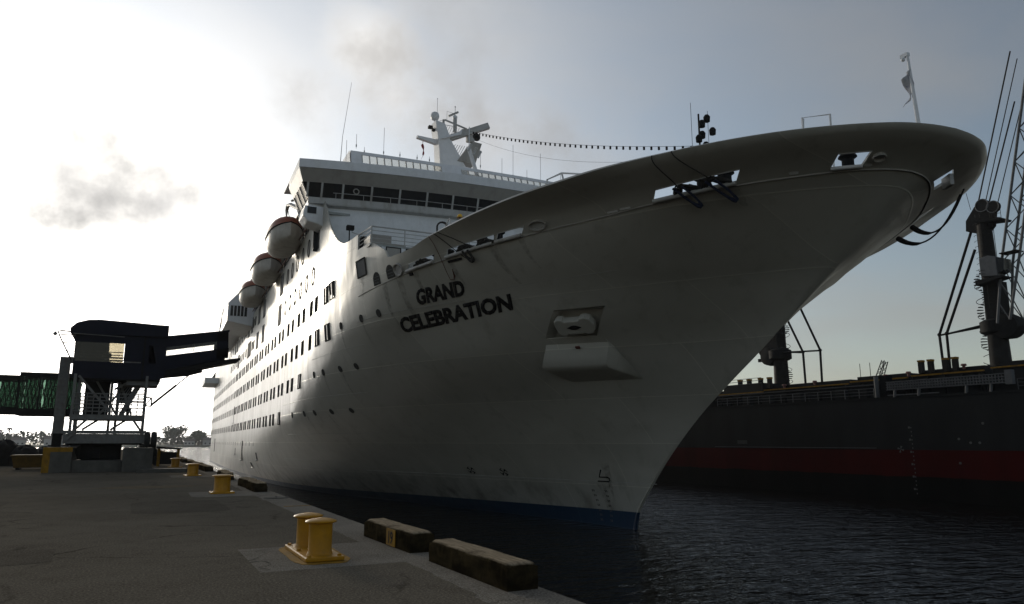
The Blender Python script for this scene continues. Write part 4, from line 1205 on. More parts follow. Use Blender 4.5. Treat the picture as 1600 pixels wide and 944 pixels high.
# ---------------------------------------------------------------- bridge
def sbow(t): return 15.6 + 1.5 * (abs(t) / 15) ** 2
def tend(z): return 16.75 if z > 24.5 else (16.35 if z > 23.6 else 15.9)
ts = [-1 + 2 * k / 36 for k in range(37)]
def strip(name, prof, m, tw=None, parent=SHIP):
    b = MB()
    rows = []
    for ds, z in prof:
        W = tw if tw else tend(z)
        rows.append([(sbow(u * W) + ds, u * W, z) for u in ts])
    b.grid(rows)
    o = b.build(name, m, parent)
    q = o.modifiers.new('s', 'SOLIDIFY'); q.thickness = .08; q.offset = 0
    return o
strip('front_wall', [(1.35, 16.0), (1.35, 19), (1.35, 22.05)], 'white', 14.45)
strip('sill_band', [(1.35, 22.05), (.92, 22.15), (.92, 22.66)], 'offwhite', 14.5)
strip('wing_sill', [(.90, 22.2), (.90, 22.67)], 'offwhite')
strip('window_band', [(1.02, 22.62), (.66, 23.76)], 'black')
strip('cornice', [(.6, 23.74), (.04, 24.64)], 'tan')
strip('fascia', [(0, 24.64), (0, 25.25)], 'white')
rf = MB(); rows = []
for ds in (0, 2, 8.5):
    rows.append([(sbow(u * 16.75) + ds, u * 16.75, 25.25 + .05 * (1 - u * u)) for u in ts])
rf.grid(rows); o = rf.build('bridge_roof', 'white', SHIP); q = o.modifiers.new('s', 'SOLIDIFY'); q.thickness = .1; q.offset = 0
# panes and mullions one by one
wb0, wb1 = (.92, 22.68), (.60, 23.72)
def band_pt(t, f, off=0):
    return (sbow(t) + wb0[0] + (wb1[0] - wb0[0]) * f - off, t, wb0[1] + (wb1[1] - wb0[1]) * f)
tb = [16.0, 15.0, 13.5, 11.4, 9.3, 7.2, 5.15, 3.1, 1.05, -1.05, -3.1, -5.15, -7.2, -9.3, -11.4, -13.5, -15.0, -16.0]
for k in range(len(tb) - 1):
    t0, t1 = tb[k] - .07, tb[k + 1] + .07
    b = MB(); P = [band_pt(t0, .03, .03), band_pt(t1, .03, .03), band_pt(t1, .97, .03), band_pt(t0, .97, .03)]
    Q = [(p[0] + .04, p[1], p[2]) for p in P]
    b.add(P + Q, [(0, 1, 2, 3), (7, 6, 5, 4), (0, 4, 5, 1), (1, 5, 6, 2), (2, 6, 7, 3), (3, 7, 4, 0)])
    b.build('bridge_window', 'glass', SHIP)
for t in tb:
    b = MB(); b.bar(band_pt(t, -.02, .05), band_pt(t, 1.02, .05), .14, .12); b.build('mullion', 'offwhite', SHIP)
b = MB(); b.tube([(sbow(t) + .62, t, 23.0) for t in [14.2 - .5 * k for k in range(57)]], .025, 5)
for k in range(15):
    t = 14.0 - 2.0 * k; b.tube([(sbow(t) + .62, t, 22.6), (sbow(t) + .62, t, 23.0)], .02, 5)
b.build('catwalk_rail', 'offwhite', SHIP)
b = MB(); rows = [[(15.75, 12.3 - 0, 0)]]
ring = [Vector((sbow(12.55) + .60, 12.55 + .2 * math.cos(a_ * math.pi / 8), 23.25 + .2 * math.sin(a_ * math.pi / 8))) for a_ in range(17)]
b = MB(); b.tube(ring, .04, 6); b.build('window_ring', 'tan', SHIP)
# wing ends, both sides
for sd in (1, -1):
    def WP(s, t, z): return (s, sd * t, z)
    b = MB()
    s0 = sbow(16.4)
    prof = [(22.62, 15.85, .95), (23.74, 16.35, .62), (24.64, 16.75, .04), (25.25, 16.75, 0)]
    for (z0, t0, d0), (z1, t1, d1) in ((prof[1], prof[2]), (prof[2], prof[3])):
        b.add([WP(s0 + d0, t0, z0), WP(s0 + 5.2, t0, z0), WP(s0 + 5.2, t1, z1), WP(s0 + d1, t1, z1)], [(0, 1, 2, 3)])
    b.add([WP(s0 + 5.2, 10, 22), WP(s0 + 5.2, 15.8, 22), WP(s0 + 5.2, 16.75, 25.2), WP(s0 + 5.2, 10, 25.2)], [(0, 1, 2, 3)])
    o = b.build('wing_end', 'white', SHIP); q = o.modifiers.new('s', 'SOLIDIFY'); q.thickness = .06; q.offset = 0
    for k in range(3):
        f0, f1 = .9 + 1.35 * k, .9 + 1.35 * k + 1.2
        b = MB(); b.add([WP(s0 + f0, 15.87, 22.66), WP(s0 + f1, 15.87, 22.66), WP(s0 + f1, 16.33, 23.72), WP(s0 + f0, 16.33, 23.72)], [(0, 1, 2, 3)])
        o = b.build('wing_window', 'plastic', SHIP); q = o.modifiers.new('s', 'SOLIDIFY'); q.thickness = .03
    for k in range(4):
        f0 = .85 + 1.35 * k
        b = MB(); b.bar(WP(s0 + f0, 15.85, 22.6), WP(s0 + f0, 16.38, 23.78), .12); b.build('wing_mullion', 'offwhite', SHIP)
    b = MB(); b.box(s0 + .9, s0 + 5.1, *sorted((sd * 14.6, sd * 15.86)), 22.0, 22.62); b.build('wing_floor', 'white', SHIP)
    b = MB(); b.prism([(14.7, 21.95), (16.1, 21.95), (16.25, 21.2), (15.9, 20.75), (15.2, 20.6), (14.7, 20.4)], lambda u, v: (s0 + .55, sd * u, v), lambda u, v: (s0 + 2.6, sd * u, v)); b.build('wing_bracket', 'white', SHIP, bevel=.08)
    b = MB(); b.box(s0 + .5, s0 + .56, *sorted((sd * 15.3, sd * 15.95)), 21.35, 21.85); b.build('bracket_window', 'glass', SHIP)
# observation screen on the bridge roof
scr = MB()
def sp_(t, z): return (20.2 + .35 * (t / 12) ** 2 + (z - 25.2) * .42, t, z + .42)
def slab(b, t0, t1, z0, z1, th=.09, mi=0):
    P = [sp_(t0, z0), sp_(t1, z0), sp_(t1, z1), sp_(t0, z1)]
    b.add(P + [(p[0] + th, p[1], p[2]) for p in P], [(3, 2, 1, 0), (4, 5, 6, 7), (0, 1, 5, 4), (1, 2, 6, 5), (2, 3, 7, 6), (3, 0, 4, 7)], mi)
b = MB()
tt = [12.2 - .61 * k for k in range(41)]
for k in range(40):
    slab(b, tt[k], tt[k + 1], 25.2, 26.72); slab(b, tt[k], tt[k + 1], 27.52, 27.84)
slab(b, 12.2, 11.3, 26.72, 27.52); slab(b, 4.55, 2.7, 26.72, 27.52); slab(b, -11.3, -12.2, 26.72, 27.52)
for sd in (1, -1):
    b.add([sp_(sd * 12.2, 25.2), sp_(sd * 12.2, 27.84), (27, sd * 12.2, 28.26), (27, sd * 12.2, 25.3)], [(0, 1, 2, 3)])
    b.add([sp_(sd * 12.3, 25.2), sp_(sd * 12.3, 27.84), (27, sd * 12.3, 28.26), (27, sd * 12.3, 25.3)], [(3, 2, 1, 0)])
b.build('observation_screen', 'white', SHIP)
pan = [11.3 - .614 * k for k in range(12)] ; pan2 = [2.7 - .636 * k for k in range(23)]
for arr in (pan, pan2):
    for k in range(len(arr) - 1):
        b = MB(); slab(b, arr[k] - .05, arr[k + 1] + .05, 26.74, 27.5, .02); b.build('screen_pane', 'clear', SHIP)
    for t in arr:
        b = MB(); slab(b, t + .045, t - .045, 26.72, 27.52, .1); b.build('screen_post', 'offwhite', SHIP)
for (s, t, h) in ((18.5, 14.6, .5), (18.4, 13.2, 2.4), (21, 11.9, 1.2), (22, 11.0, .6), (21.5, 9.5, 2.4), (21.5, 6.6, .5), (21.5, 5.5, .5), (21.5, 8.1, .5), (22, -1.5, 1.7), (22, -2.6, 3.2), (22, -4.0, 1.0), (22.2, -5.5, 2.9), (22, -7.5, 1.2), (21, 1.0, 1.5)):
    b = MB(); z0 = 25.3 if s < 20 else 28.26
    b.tube([(s, t, z0 - .05), (s, t, z0 + h)], .018, 5); b.tube([(s, t, z0 + .1), (s, t, z0 + .3)], .05, 6); b.build('whip_antenna', 'offwhite', SHIP)
b = MB(); b.tube([(18.6, 13.6, 25.2), (18.6, 13.5, 28.0), (18.5, 13.0, 32.6)], [.035, .02, .012], 5); b.build('tall_antenna', 'offwhite', SHIP)

# ---------------------------------------------------------------- mast (s = 30)
MS = 30.0
ma = MB()
ma.prism([(-1.3, 30.6), (1.9, 30.6), (2.1, 33.6), (2.5, 35.9), (1.5, 35.7), (.7, 33.8), (-.2, 32.4)], lambda u, v: (MS - .9, u, v), lambda u, v: (MS + .75, u, v))
ma.box(MS - 1.5, MS + 1.5, -2.2, 2.2, 26.2, 30.6)
ma.build('mast_tower', 'white', SHIP, bevel=.05)
b = MB(); b.prism([(.2, 32.0), (-1.7, 31.9), (-2.4, 34.2), (-1.4, 34.3)], lambda u, v: (MS - 1.0, u, v), lambda u, v: (MS + .2, u, v)); b.build('forward_platform', 'tan', SHIP, bevel=.04)
b = MB(); b.prism([(4.1, 34.05), (1.6, 33.6), (1.6, 34.15), (4.1, 34.25)], lambda u, v: (MS - .2, u, v), lambda u, v: (MS + .25, u, v)); b.build('signal_yard', 'white', SHIP)
yd = MB(); yd.bar((MS - .6, 1.3, 34.15), (MS - 1.5, -2.9, 36.0), .45, .62); ydo = yd.build('radar_scanner', 'offwhite', SHIP, bevel=.05)
tm = text_mesh('ATLAS', .36, .006); tm.materials.append(M['black'])
yv = (Vector((MS - 1.5, -2.9, 36.0)) - Vector((MS - .6, 1.3, 34.15))).normalized()
xax = yv; yax = Vector((0, 0, 1)); zax = xax.cross(yax).normalized(); yax = zax.cross(xax)
mm_ = Matrix((xax, yax, zax)).transposed().to_4x4(); mm_.translation = Vector((MS - .6, 1.3, 34.15)) + yv * 1.5 + zax * .19 - yax * .13
if zax.x > 0: mm_.translation -= zax * .38
lo_ = inst('lettering', tm, ydo, mx=mm_)
for p_, q_, r_ in (((MS - .3, 1.5, 35.5), (MS - .4, 1.5, 36.3), .12), ((MS - .4, .3, 35.2), (MS - .4, .3, 36.6), .2), ((MS - .4, -.6, 34.9), (MS - .4, -.6, 35.6), .22), ((MS, 2.2, 35.6), (MS, 2.2, 36.2), .15)):
    b = MB(); b.tube([p_, q_], r_, 10); b.build('radar_pedestal', 'offwhite', SHIP)
b = MB(); b.bar((MS - .4, 1.4, 36.3), (MS - .6, -.9, 35.65), .12, .14); b.build('scanner_bar', 'offwhite', SHIP)
b = MB(); b.bar((MS - .4, 1.0, 36.75), (MS - .5, .0, 37.35), .14, .18); b.build('scanner_bar', 'offwhite', SHIP)
b = MB(); b.lathe([(.12, -.45), (.32, -.35), (.42, -.1), (.43, .1), (.34, .34), (.18, .44), (.02, .48)], (MS, 2.28, 36.65), 18); b.build('satellite_dome', 'white', SHIP, smooth=60)
b = MB(); b.ball((MS - .4, .3, 36.75), .24, 12, 8); b.build('dome', 'white', SHIP, smooth=60)
b = MB(); b.lathe([(.02, -.06), (.36, -.05), (.42, 0), (.36, .2), (.16, .3)], (MS - 1.1, -1.75, 34.75), 18, M4=Matrix.Rotation(R(80), 3, 'Y')); b.build('searchlight', 'darksteel', SHIP, smooth=40)
b = MB(); b.box(MS - 1.1, MS - .5, -1.6, -.8, 34.2, 34.95); b.build('light_housing', 'offwhite', SHIP, bevel=.1)
b = MB()
for k in range(7):
    b.bar((MS - .6, 1.9 - .25 * k, 34.4), (MS - .6, 1.4 - .25 * k, 35.6), .035)
    b.bar((MS - .6, 1.0 - .25 * k, 32.4), (MS - .6, .3 - .25 * k, 33.8), .05)
b.tube([(MS - .65, 2.0, 35.65), (MS - .65, .2, 35.65)], .03, 5); b.tube([(MS - .65, 2.0, 36.0), (MS - .65, 1.2, 36.1)], .02, 5)
b.tube([(MS - .5, 1.2, 36.3), (MS - .5, 1.2, 37.2), (MS - .5, .5, 37.1)], .02, 5)
b.build('mast_lattice', 'offwhite', SHIP)
b = MB(); b.prism([(2.0, 33.9), (.2, 34.9), (-.2, 35.3), (-.1, 34.7)], lambda u, v: (MS - 1.2, u, v), lambda u, v: (MS - .6, u, v)); b.build('radar_platform', 'white', SHIP)
b = MB(); b.tube([(MS, 2.05, 37.1), (MS, 2.05, 38.6)], .02, 5); b.ball((MS, 2.05, 38.6), .05, 8, 6); b.tube([(MS - .4, .3, 37.0), (MS - .4, .3, 37.85)], .025, 5); b.ball((MS - .4, .3, 37.9), .07, 8, 6); b.build('mast_antenna', 'offwhite', SHIP)
b = MB(); b.box(MS - .4, MS, 2.6, 3.0, 35.2, 35.45); b.box(MS - .4, MS, 2.35, 2.6, 35.0, 35.2); b.build('horn', 'darksteel', SHIP)
b = MB(); b.box(MS - .62, MS - .5, 1.25, 1.45, 33.3, 33.6); b.build('navigation_light', 'red', SHIP)
# light post with three floodlights right of the mast
b = MB(); b.bar((22.0, .8, 27.6), (21.6, 1.9, 30.3), .22, .3); b.build('floodlight_arm', 'white', SHIP)
b = MB(); b.tube([(21.6, 1.85, 29.8), (21.6, 1.85, 32.2)], .04, 6); b.build('floodlight_post', 'white', SHIP)
for k, (t, z) in enumerate(((1.75, 30.4), (1.25, 30.15), (.85, 29.9))):
    b = MB(); b.tube([(21.5, t + .2, z - .5), (21.4, t, z)], .1, 8); b.ball((21.4, t, z + .03), .14, 8, 6); b.build('floodlight', 'offwhite', SHIP)
# string of bulbs to the foremast
FM = Vector((-7.0, 0.0, 0))
a_, b_ = Vector((22, 1.6, 32.0)), Vector((-6.9, 0.0, 19.9))
wire = catenary(a_, b_, .5, 44)
b = MB(); b.tube(wire, .011, 4); b.tube([p + Vector((0, 0, -.5)) for p in catenary(a_, b_, 1.2, 40)], .008, 4); b.build('light_cable', 'black', SHIP)
b = MB()
for p in wire[1:]:
    b.box(p.x - .045, p.x + .045, p.y - .045, p.y + .045, p.z - .2, p.z)
stuff(b.build('light_bulbs', 'black', SHIP))
# foremast with its lamps
b = MB(); b.tube([(-7, -.35, 13.6), (-7, -.1, 19.6)], .13, 8); b.tube([(-7, .35, 13.6), (-7, .1, 19.6)], .13, 8); b.bar((-7, -.5, 19.5), (-7, .6, 19.5), .25, .2); b.build('foremast', 'offwhite', SHIP)
for k, (t, z) in enumerate(((-.3, 19.7), (0, 20.2), (.3, 19.9), (.15, 20.7), (-.1, 21.0), (-.35, 20.3))):
    b = MB(); b.lathe([(.04, 0), (.16, .05), (.18, .3), (.1, .42)], (-7 - .1 * k, t, z), 10); b.build('foremast_lamp', 'darksteel', SHIP)
b = MB(); b.tube([(-7, .1, 19.6), (-7, .1, 21.6)], .05, 6); b.tube([(-6.9, .5, 19.6), (-6.9, .5, 22.2)], .015, 4); b.tube([(-7, -.5, 19.6), (-7, -.5, 21.9)], .015, 4); b.build('foremast_antenna', 'darksteel', SHIP)
# jackstaff
b = MB(); b.tube([(-19.0, 0, 15.0), (-18.95, 0, 16.0), (-18.8, .0, 19.05)], [.09, .08, .045], 8); b.tube([(-18.3, 0, 15.0), (-18.5, 0.0, 16.4)], .04, 5); b.box(-18.85, -18.55, -.08, .08, 18.92, 19.05); b.ball((-18.7, .12, 18.8), .08, 8, 6); b.build('jackstaff', 'white', SHIP)
# portal rails on the bow
for pts in ([(-13.8, 0.2, 13.9), (-13.85, 0.2, 18.5), (-15.3, .2, 18.05), (-15.25, .2, 14.0)], [(-6.9, 9.0, 14.7), (-6.95, 9.0, 16.66), (-8.35, 9.0, 16.5), (-9.9, 8.8, 15.95), (-9.9, 8.2, 15.0)], [(-8.35, 9.0, 16.5), (-8.35, 8.6, 15.0)], [(-13.6, .2, 15.0), (-13.95, .25, 18.4)]):
    b = MB(); b.tube([Vector(p) for p in pts], .045, 6); b.build('deck_rail', 'white', SHIP)
# platform railing abaft the foredeck
b = MB()
for k in range(5):
    z = 16.22 + .235 * k
    b.tube([(7.6, 14.35, z), (5.45, 14.1, z), (5.45, -14.1, z), (7.6, -14.35, z)], .022 if k < 4 else .05, 5)
for t in (14.1, 12.1, 10.0, 8.0, 6.0, 4, 2, 0, -2, -4, -6, -8, -10, -12, -14.1):
    b.tube([(5.45, t, 16.1), (5.45, t, 17.2)], .035, 5)
b.build('platform_railing', 'offwhite', SHIP)
b = MB(); b.box(5.9, 7.5, 11.9, 13.2, 16.12, 16.35); b.build('deck_locker', 'tan', SHIP)
b = MB(); b.box(6.6, 8.2, 12.6, 13.9, 16.12, 17.0); b.build('vent_house', 'tan', SHIP)
for (t0, t1) in ((12.4, 13.2), (11.2, 12.0)):
    b = MB(); b.box(5.32, 5.4, t0, t1, 14.9, 15.95); b.build('door', 'tan', SHIP)
    b = MB(); b.box(5.30, 5.33, t0 - .06, t0, 14.9, 16.0); b.box(5.30, 5.33, t1, t1 + .06, 14.9, 16.0); b.box(5.30, 5.33, t0 - .06, t1 + .06, 15.95, 16.0); b.build('door_frame', 'darksteel', SHIP)
b = MB(); b.lathe([(.12, 0), (.12, .5), (.28, .6), (.25, .8), (.05, .85)], (3.4, 11.6, 14.2), 12); b.build('mushroom_vent', 'red', SHIP, smooth=40)
b = MB(); b.tube([(14.0, 13.6, 18.0), (14.1, 13.6, 19.35)], .04, 6); b.box(13.9, 14.3, 13.3, 13.8, 19.3, 19.6); b.build('deck_floodlight', 'darksteel', SHIP)
b = MB(); b.tube(catenary((14.2, 13.4, 19.2), (8, 13.8, 17.4), .1), .03, 5); b.build('awning_spar', 'offwhite', SHIP)
b = MB(); b.box(9.2, 11.8, 12.2, 13.9, 16.12, 17.6); b.build('deck_winch_cover', 'darksteel', SHIP, bevel=.1)

# ---------------------------------------------------------------- shell details
def win_mesh(w_, h_, mullion=False):
    b = MB(); f = .07
    b.box(-w_ / 2 - f, w_ / 2 + f, -.02, .035, h_ / 2, h_ / 2 + f); b.box(-w_ / 2 - f, w_ / 2 + f, -.02, .035, -h_ / 2 - f, -h_ / 2)
    b.box(-w_ / 2 - f, -w_ / 2, -.02, .035, -h_ / 2, h_ / 2); b.box(w_ / 2, w_ / 2 + f, -.02, .035, -h_ / 2, h_ / 2)
    if mullion: b.box(-.09, .09, -.02, .035, -h_ / 2, h_ / 2, 2)
    b.box(-w_ / 2, w_ / 2, -.02, .012, -h_ / 2, h_ / 2, 1)
    return b.mesh('window', ['winframe', 'winpane', 'offwhite'])
W1 = win_mesh(.85, .98); W2 = win_mesh(1.2, 1.02, True)
rowsW = {14.75: ([13.4, 15.2], [18.9, 21.0, 24.5, 27.0, 30.4, 33.0], 36.5), 12.13: ([15.0, 18.1], [20.9, 24.4, 27.4, 30.0], 33.6),
         9.5: ([25.0], [28.9, 31.4], 35.0), 6.88: ([36.0], [40.2, 42.6], 46.0)}
farw = MB()
for z, (dbl, sing, st_) in rowsW.items():
    for s in dbl: inst('cabin_window', W2, SHIP, mx=hmx(s, z, .004))
    lst = list(sing)
    s = st_
    while s < 178:
        lst += [s, s + 2.35]; s += 5.7
    for s in lst:
        if s < 92: inst('cabin_window', W1, SHIP, mx=hmx(s, z, .004))
        else:
            m4 = hmx(s, z, .02)
            farw.add([m4 @ Vector(p) for p in ((-.45, .0, -.5), (.45, .0, -.5), (.45, .0, .5), (-.45, .0, .5))], [(0, 1, 2, 3)])
# tiny ports low down
for k in range(22):
    m4 = hmx(58 + 4.2 * k, 4.5, .02); farw.add([m4 @ Vector(p) for p in ((-.2, .0, -.25), (.2, .0, -.25), (.2, .0, .25), (-.2, .0, .25))], [(0, 1, 2, 3)])
stuff(farw.build('far_windows', 'winpane', SHIP))
b = MB(); rot = Matrix.Rotation(R(-90), 3, 'X')
b.lathe([(.16, 0), (.24, .0), (.24, .04), (.16, .05)], (0, 0, 0), 18, M4=rot); b.lathe([(.16, 0), (.16, .015), (.01, .02)], (0, 0, 0), 14, 1, M4=rot)
PH = b.mesh('porthole', ['winframe', 'black'], smooth=40)
for z, ss in ((12.13, (11.7, 8.2, 5.9)), (9.6, (19.6, 17.2, 14.2, 11.9)), (6.95, (28.5, 24.5, 22.0, 19.2, 16.5))):
    for s in ss: inst('porthole', PH, SHIP, mx=hmx(s, z, .0))
# oval windows and large windows high on the side, their reflection painted flat grey
def oval(w_, h_, n=22):
    b = MB()
    ring0 = [(w_ / 2 * math.cos(2 * math.pi * k / n), h_ / 2 * math.sin(2 * math.pi * k / n)) for k in range(n)]
    rows = [[(u * f_, d_, v * (f_ if f_ < 1 else 1 + (f_ - 1) * .7)) for u, v in ring0] for f_, d_ in ((1.13, -.02), (1.13, .05), (1.0, .05), (1.0, .0))]
    b.grid(rows, 0, True); b.add([(u, .005, v) for u, v in ring0], [tuple(range(n))], 1)
    return b.mesh('oval', ['winframe', 'ovalglass'])
OV = oval(.95, 1.35)
for k in range(5): inst('oval_window', OV, SHIP, mx=hmx(23.6 + 2.95 * k, 20.12 + .02 * k, .0))
for k in range(6): inst('oval_window', OV, SHIP, mx=hmx(20.9 + 3.0 * k, 17.25, .0))
b = MB(); b.box(-.95, .95, -.02, .05, -.95, .95); b.box(-.05, .05, .05, .07, -.95, .95); b.box(-1.0, 1.0, -.02, .07, .95, 1.0); b.box(-1.0, 1.0, -.02, .07, -1.0, -.95)
WPAN = b.mesh('window_panel', 'panel')
for s in (39.5, 54.3, 59.8, 68.5, 73.0, 92, 96): inst('grey_panel', WPAN, SHIP, mx=hmx(s, 20.2, .004))
for s in (39.9, 54.4, 60.6, 69.5, 72, 88): inst('grey_panel', WPAN, SHIP, mx=hmx(s, 17.2, .004))
for s in (64.2, 66.3, 77, 80, 83, 86, 89, 101, 105, 109): inst('cabin_window', W1, SHIP, mx=hmx(s, 20.2, .004))
for s in (64.8, 66.8, 75.5, 79, 82, 85, 91, 95, 99, 103): inst('cabin_window', W1, SHIP, mx=hmx(s, 17.2, .004))
b = MB(); b.prism([(-.42, -.85), (.42, -.85), (.5, -.4), (.5, .6), (.3, .85), (-.42, .85)], lambda u, v: (u, -.02, v), lambda u, v: (u, .04, v)); b.prism([(.42, -.95), (.62, -.6), (.62, .7), (.42, .85)], lambda u, v: (u, -.02, v), lambda u, v: (u, .3, v))
inst('pilot_recess', b.mesh('recess', 'glass'), SHIP, mx=hmx(19.4, 19.9, .004))
# square mooring port, arched ports, oval chock
b = MB(); b.box(-.66, .66, -.02, .025, -.47, .47, 1)
b.box(-.72, .72, -.02, .06, .47, .53); b.box(-.72, .72, -.02, .06, -.53, -.47); b.box(-.72, -.66, -.02, .06, -.47, .47); b.box(.66, .72, -.02, .06, -.47, .47)
inst('mooring_port', b.mesh('port', ['winframe', 'panel']), SHIP, mx=hmx(7.0, 14.97, .002))
arch = [(-.42, -.3)] + [(.42 * math.cos(math.pi * (1 - k / 10)), .05 + .4 * math.sin(math.pi * (k / 10))) for k in range(11)] + [(.42, -.3)]
b = MB(); b.prism(arch, lambda u, v: (u, .02, v), lambda u, v: (u, -.02, v)); AR = b.mesh('arch', 'winframe')
b2 = MB()
for s in (5.1, 3.35):
    p = inst('arched_port', AR, SHIP, mx=hmx(s, zk(s) + .33, .004))
    for k in range(3):
        b = MB(); b.box(-.4, .4, .02, .04, -.2 + .17 * k, -.17 + .17 * k); b.build('bar', 'panel', p)
def chock(rx, rz, m='chrome'):
    b = MB(); n = 20
    rows = []
    for f_, d_ in ((1.25, -.03), (1.28, .05), (1.18, .12), (1.0, .10), (.86, .02)):
        rows.append([(rx * f_ * math.cos(2 * math.pi * k / n), d_, rz * f_ * math.sin(2 * math.pi * k / n)) for k in range(n)])
    b.grid(rows, 0, True); b.add([(rx * .86 * math.cos(2 * math.pi * k / n), .02, rz * .86 * math.sin(2 * math.pi * k / n)) for k in range(n)], [tuple(range(n))], 1)
    me = b.mesh('chock', ['tan', 'chrome'], smooth=50)
    return me
for s, z, rx, rz in ((2.4, 14.0, .34, .28), (-7.2, zk(-7.2) + .24, .38, .2)):
    inst('fairlead_chock', chock(rx, rz), SHIP, mx=hmx(s, z, .0))
inst('fairlead_chock', chock(.2, .16), SHIP, mx=hmx(-18.55, 14.78, .0))
def slot(rx, rz):
    b = MB(); n = 20
    pts = [((rx - rz) * (1 if math.cos(2 * math.pi * (k + .5) / n) > 0 else -1) + rz * math.cos(2 * math.pi * (k + .5) / n), rz * math.sin(2 * math.pi * (k + .5) / n)) for k in range(n)]
    b.grid([[(u * f_, d_, v * f_) for u, v in pts] for f_, d_ in ((1.12, -.02), (1.12, .02), (1.0, .025))], 0, True)
    b.add([(u, .022, v) for u, v in pts], [tuple(range(n))], 1)
    return b.mesh('slot', ['tan', 'slotwhite'])
for s, z, rx, rz in ((-10.4, zk(-10.4) + .06, .26, .05), (-10.95, zk(-10.95) + .06, .26, .05), (-16.5, zk(-16.5) + .07, .17, .06), (-18.1, zk(-18.1) + .08, .15, .06)):
    inst('drain_slot', slot(rx, rz), SHIP, mx=hmx(s, z, .0))
cm = Matrix.Translation((-18.35, -2.05, 14.45)) @ Matrix.Rotation(R(150), 4, 'Z')
b = MB(); b.box(-.32, .32, 0, .14, -.2, .22); inst('bow_chock', b.mesh('bowchock', 'chrome'), SHIP, mx=cm)
# padded sills of the mooring openings, frame bars above them
for (d0, d1) in OPEN:
    cols = [k for k, v in enumerate(dcols) if d0 - .001 <= v <= d1 + .001]
    r_ = .05 if d1 < 2 else .10
    b = MB(); b.tube([gridpt(k, jo, .05) for k in cols], r_, 8); b.build('opening_sill', 'offwhite', SHIP, smooth=60)
    b = MB(); b.tube([gridpt(k, jo + 1, .015) for k in cols], .02, 5); b.build('opening_rim', 'offwhite', SHIP)
b = MB(); b.box(-.5, .5, -.02, .02, -.06, .06); inst('scupper_slot', b.mesh('slot', 'black'), SHIP, mx=hmx(-1.9, 13.72, .02))
b = MB(); b.box(-.16, .16, -.02, .03, -.08, .08); inst('scupper_slot', b.mesh('slot', 'black'), SHIP, mx=hmx(1.55, 13.6, .02))
# mooring posts seen through the openings
for s, t in ((.5, 11.7), (-.3, 11.4), (-2.9, 10.6), (-4.1, 10.2), (-5.9, 9.3), (-13.4, 5.4), (-14.2, 4.9), (-17.2, 1.7)):
    b = MB(); b.lathe([(.3, 0), (.22, .05), (.22, .7), (.34, .78), (.3, .86)], (s, t, zk(s) - .05), 14); b.build('deck_bollard', 'darksteel', SHIP, smooth=40)
# shell doors low on the side
for s, z, w_, h_ in ((71.8, 3.65, 1.7, 2.5), (138, 4.1, 1.8, 2.6), (55.6, 3.15, .7, .8), (62.4, 2.0, 1.1, .6), (83, 3.4, .7, .9), (90, 9.0, .5, 2.6)):
    b = MB(); b.box(-w_ / 2, w_ / 2, -.02, .015, -h_ / 2, h_ / 2, 1); b.box(-w_ / 2 - .1, w_ / 2 + .1, -.02, .18, -h_ / 2 - .12, -h_ / 2)
    inst('shell_door', b.mesh('door', ['offwhite', 'black']), SHIP, mx=hmx(s, z, .006))

# ---------------------------------------------------------------- name on the bow
BOLD = .044
def name_on_hull(txt, BL, BR, TL, TR):
    # corners are (s, z) on the plating; bilinear map of the flat lettering onto the shell
    full = text_mesh(txt, 1.0, BOLD)
    xs = [v.co.x for v in full.vertices]; ysx = [v.co.y for v in full.vertices]
    x0, x1, y0, y1 = min(xs), max(xs), min(ysx), max(ysx)
    bpy.data.meshes.remove(full)
    for i, ch in enumerate(txt):
        pre = text_mesh(txt[:i + 1], 1.0, BOLD)
        me = text_mesh(ch, 1.0, BOLD)
        dx = max(v.co.x for v in pre.vertices) - max(v.co.x for v in me.vertices)
        bpy.data.meshes.remove(pre)
        bm = bmesh.new(); bm.from_mesh(me)
        bmesh.ops.subdivide_edges(bm, edges=[e for e in bm.edges if e.calc_length() > .18], cuts=2, use_grid_fill=False)
        bmesh.ops.triangulate(bm, faces=bm.faces)
        for v in bm.verts:
            u = (v.co.x + dx - x0) / (x1 - x0); w_ = (v.co.y - y0) / (y1 - y0)
            s = (BL[0] * (1 - u) + BR[0] * u) * (1 - w_) + (TL[0] * (1 - u) + TR[0] * u) * w_
            z = (BL[1] * (1 - u) + BR[1] * u) * (1 - w_) + (TL[1] * (1 - u) + TR[1] * u) * w_
            v.co = on_hull(s, z, .022)
        ex = bmesh.ops.extrude_face_region(bm, geom=bm.faces[:])
        for v in [g_ for g_ in ex['geom'] if isinstance(g_, bmesh.types.BMVert)]:
            v.co -= hn(v.co.x, v.co.z) * .03
        bmesh.ops.recalc_face_normals(bm, faces=bm.faces)
        bm.to_mesh(me); bm.free()
        me.materials.clear(); me.materials.append(M['black'])
        inst('letter', me, SHIP)
name_on_hull('GRAND', (2.50, 12.10), (-.80, 12.21), (1.88, 12.86), (-1.42, 12.87))
name_on_hull('CELEBRATION', (5.18, 10.91), (-2.48, 11.31), (4.51, 11.66), (-3.05, 12.02))

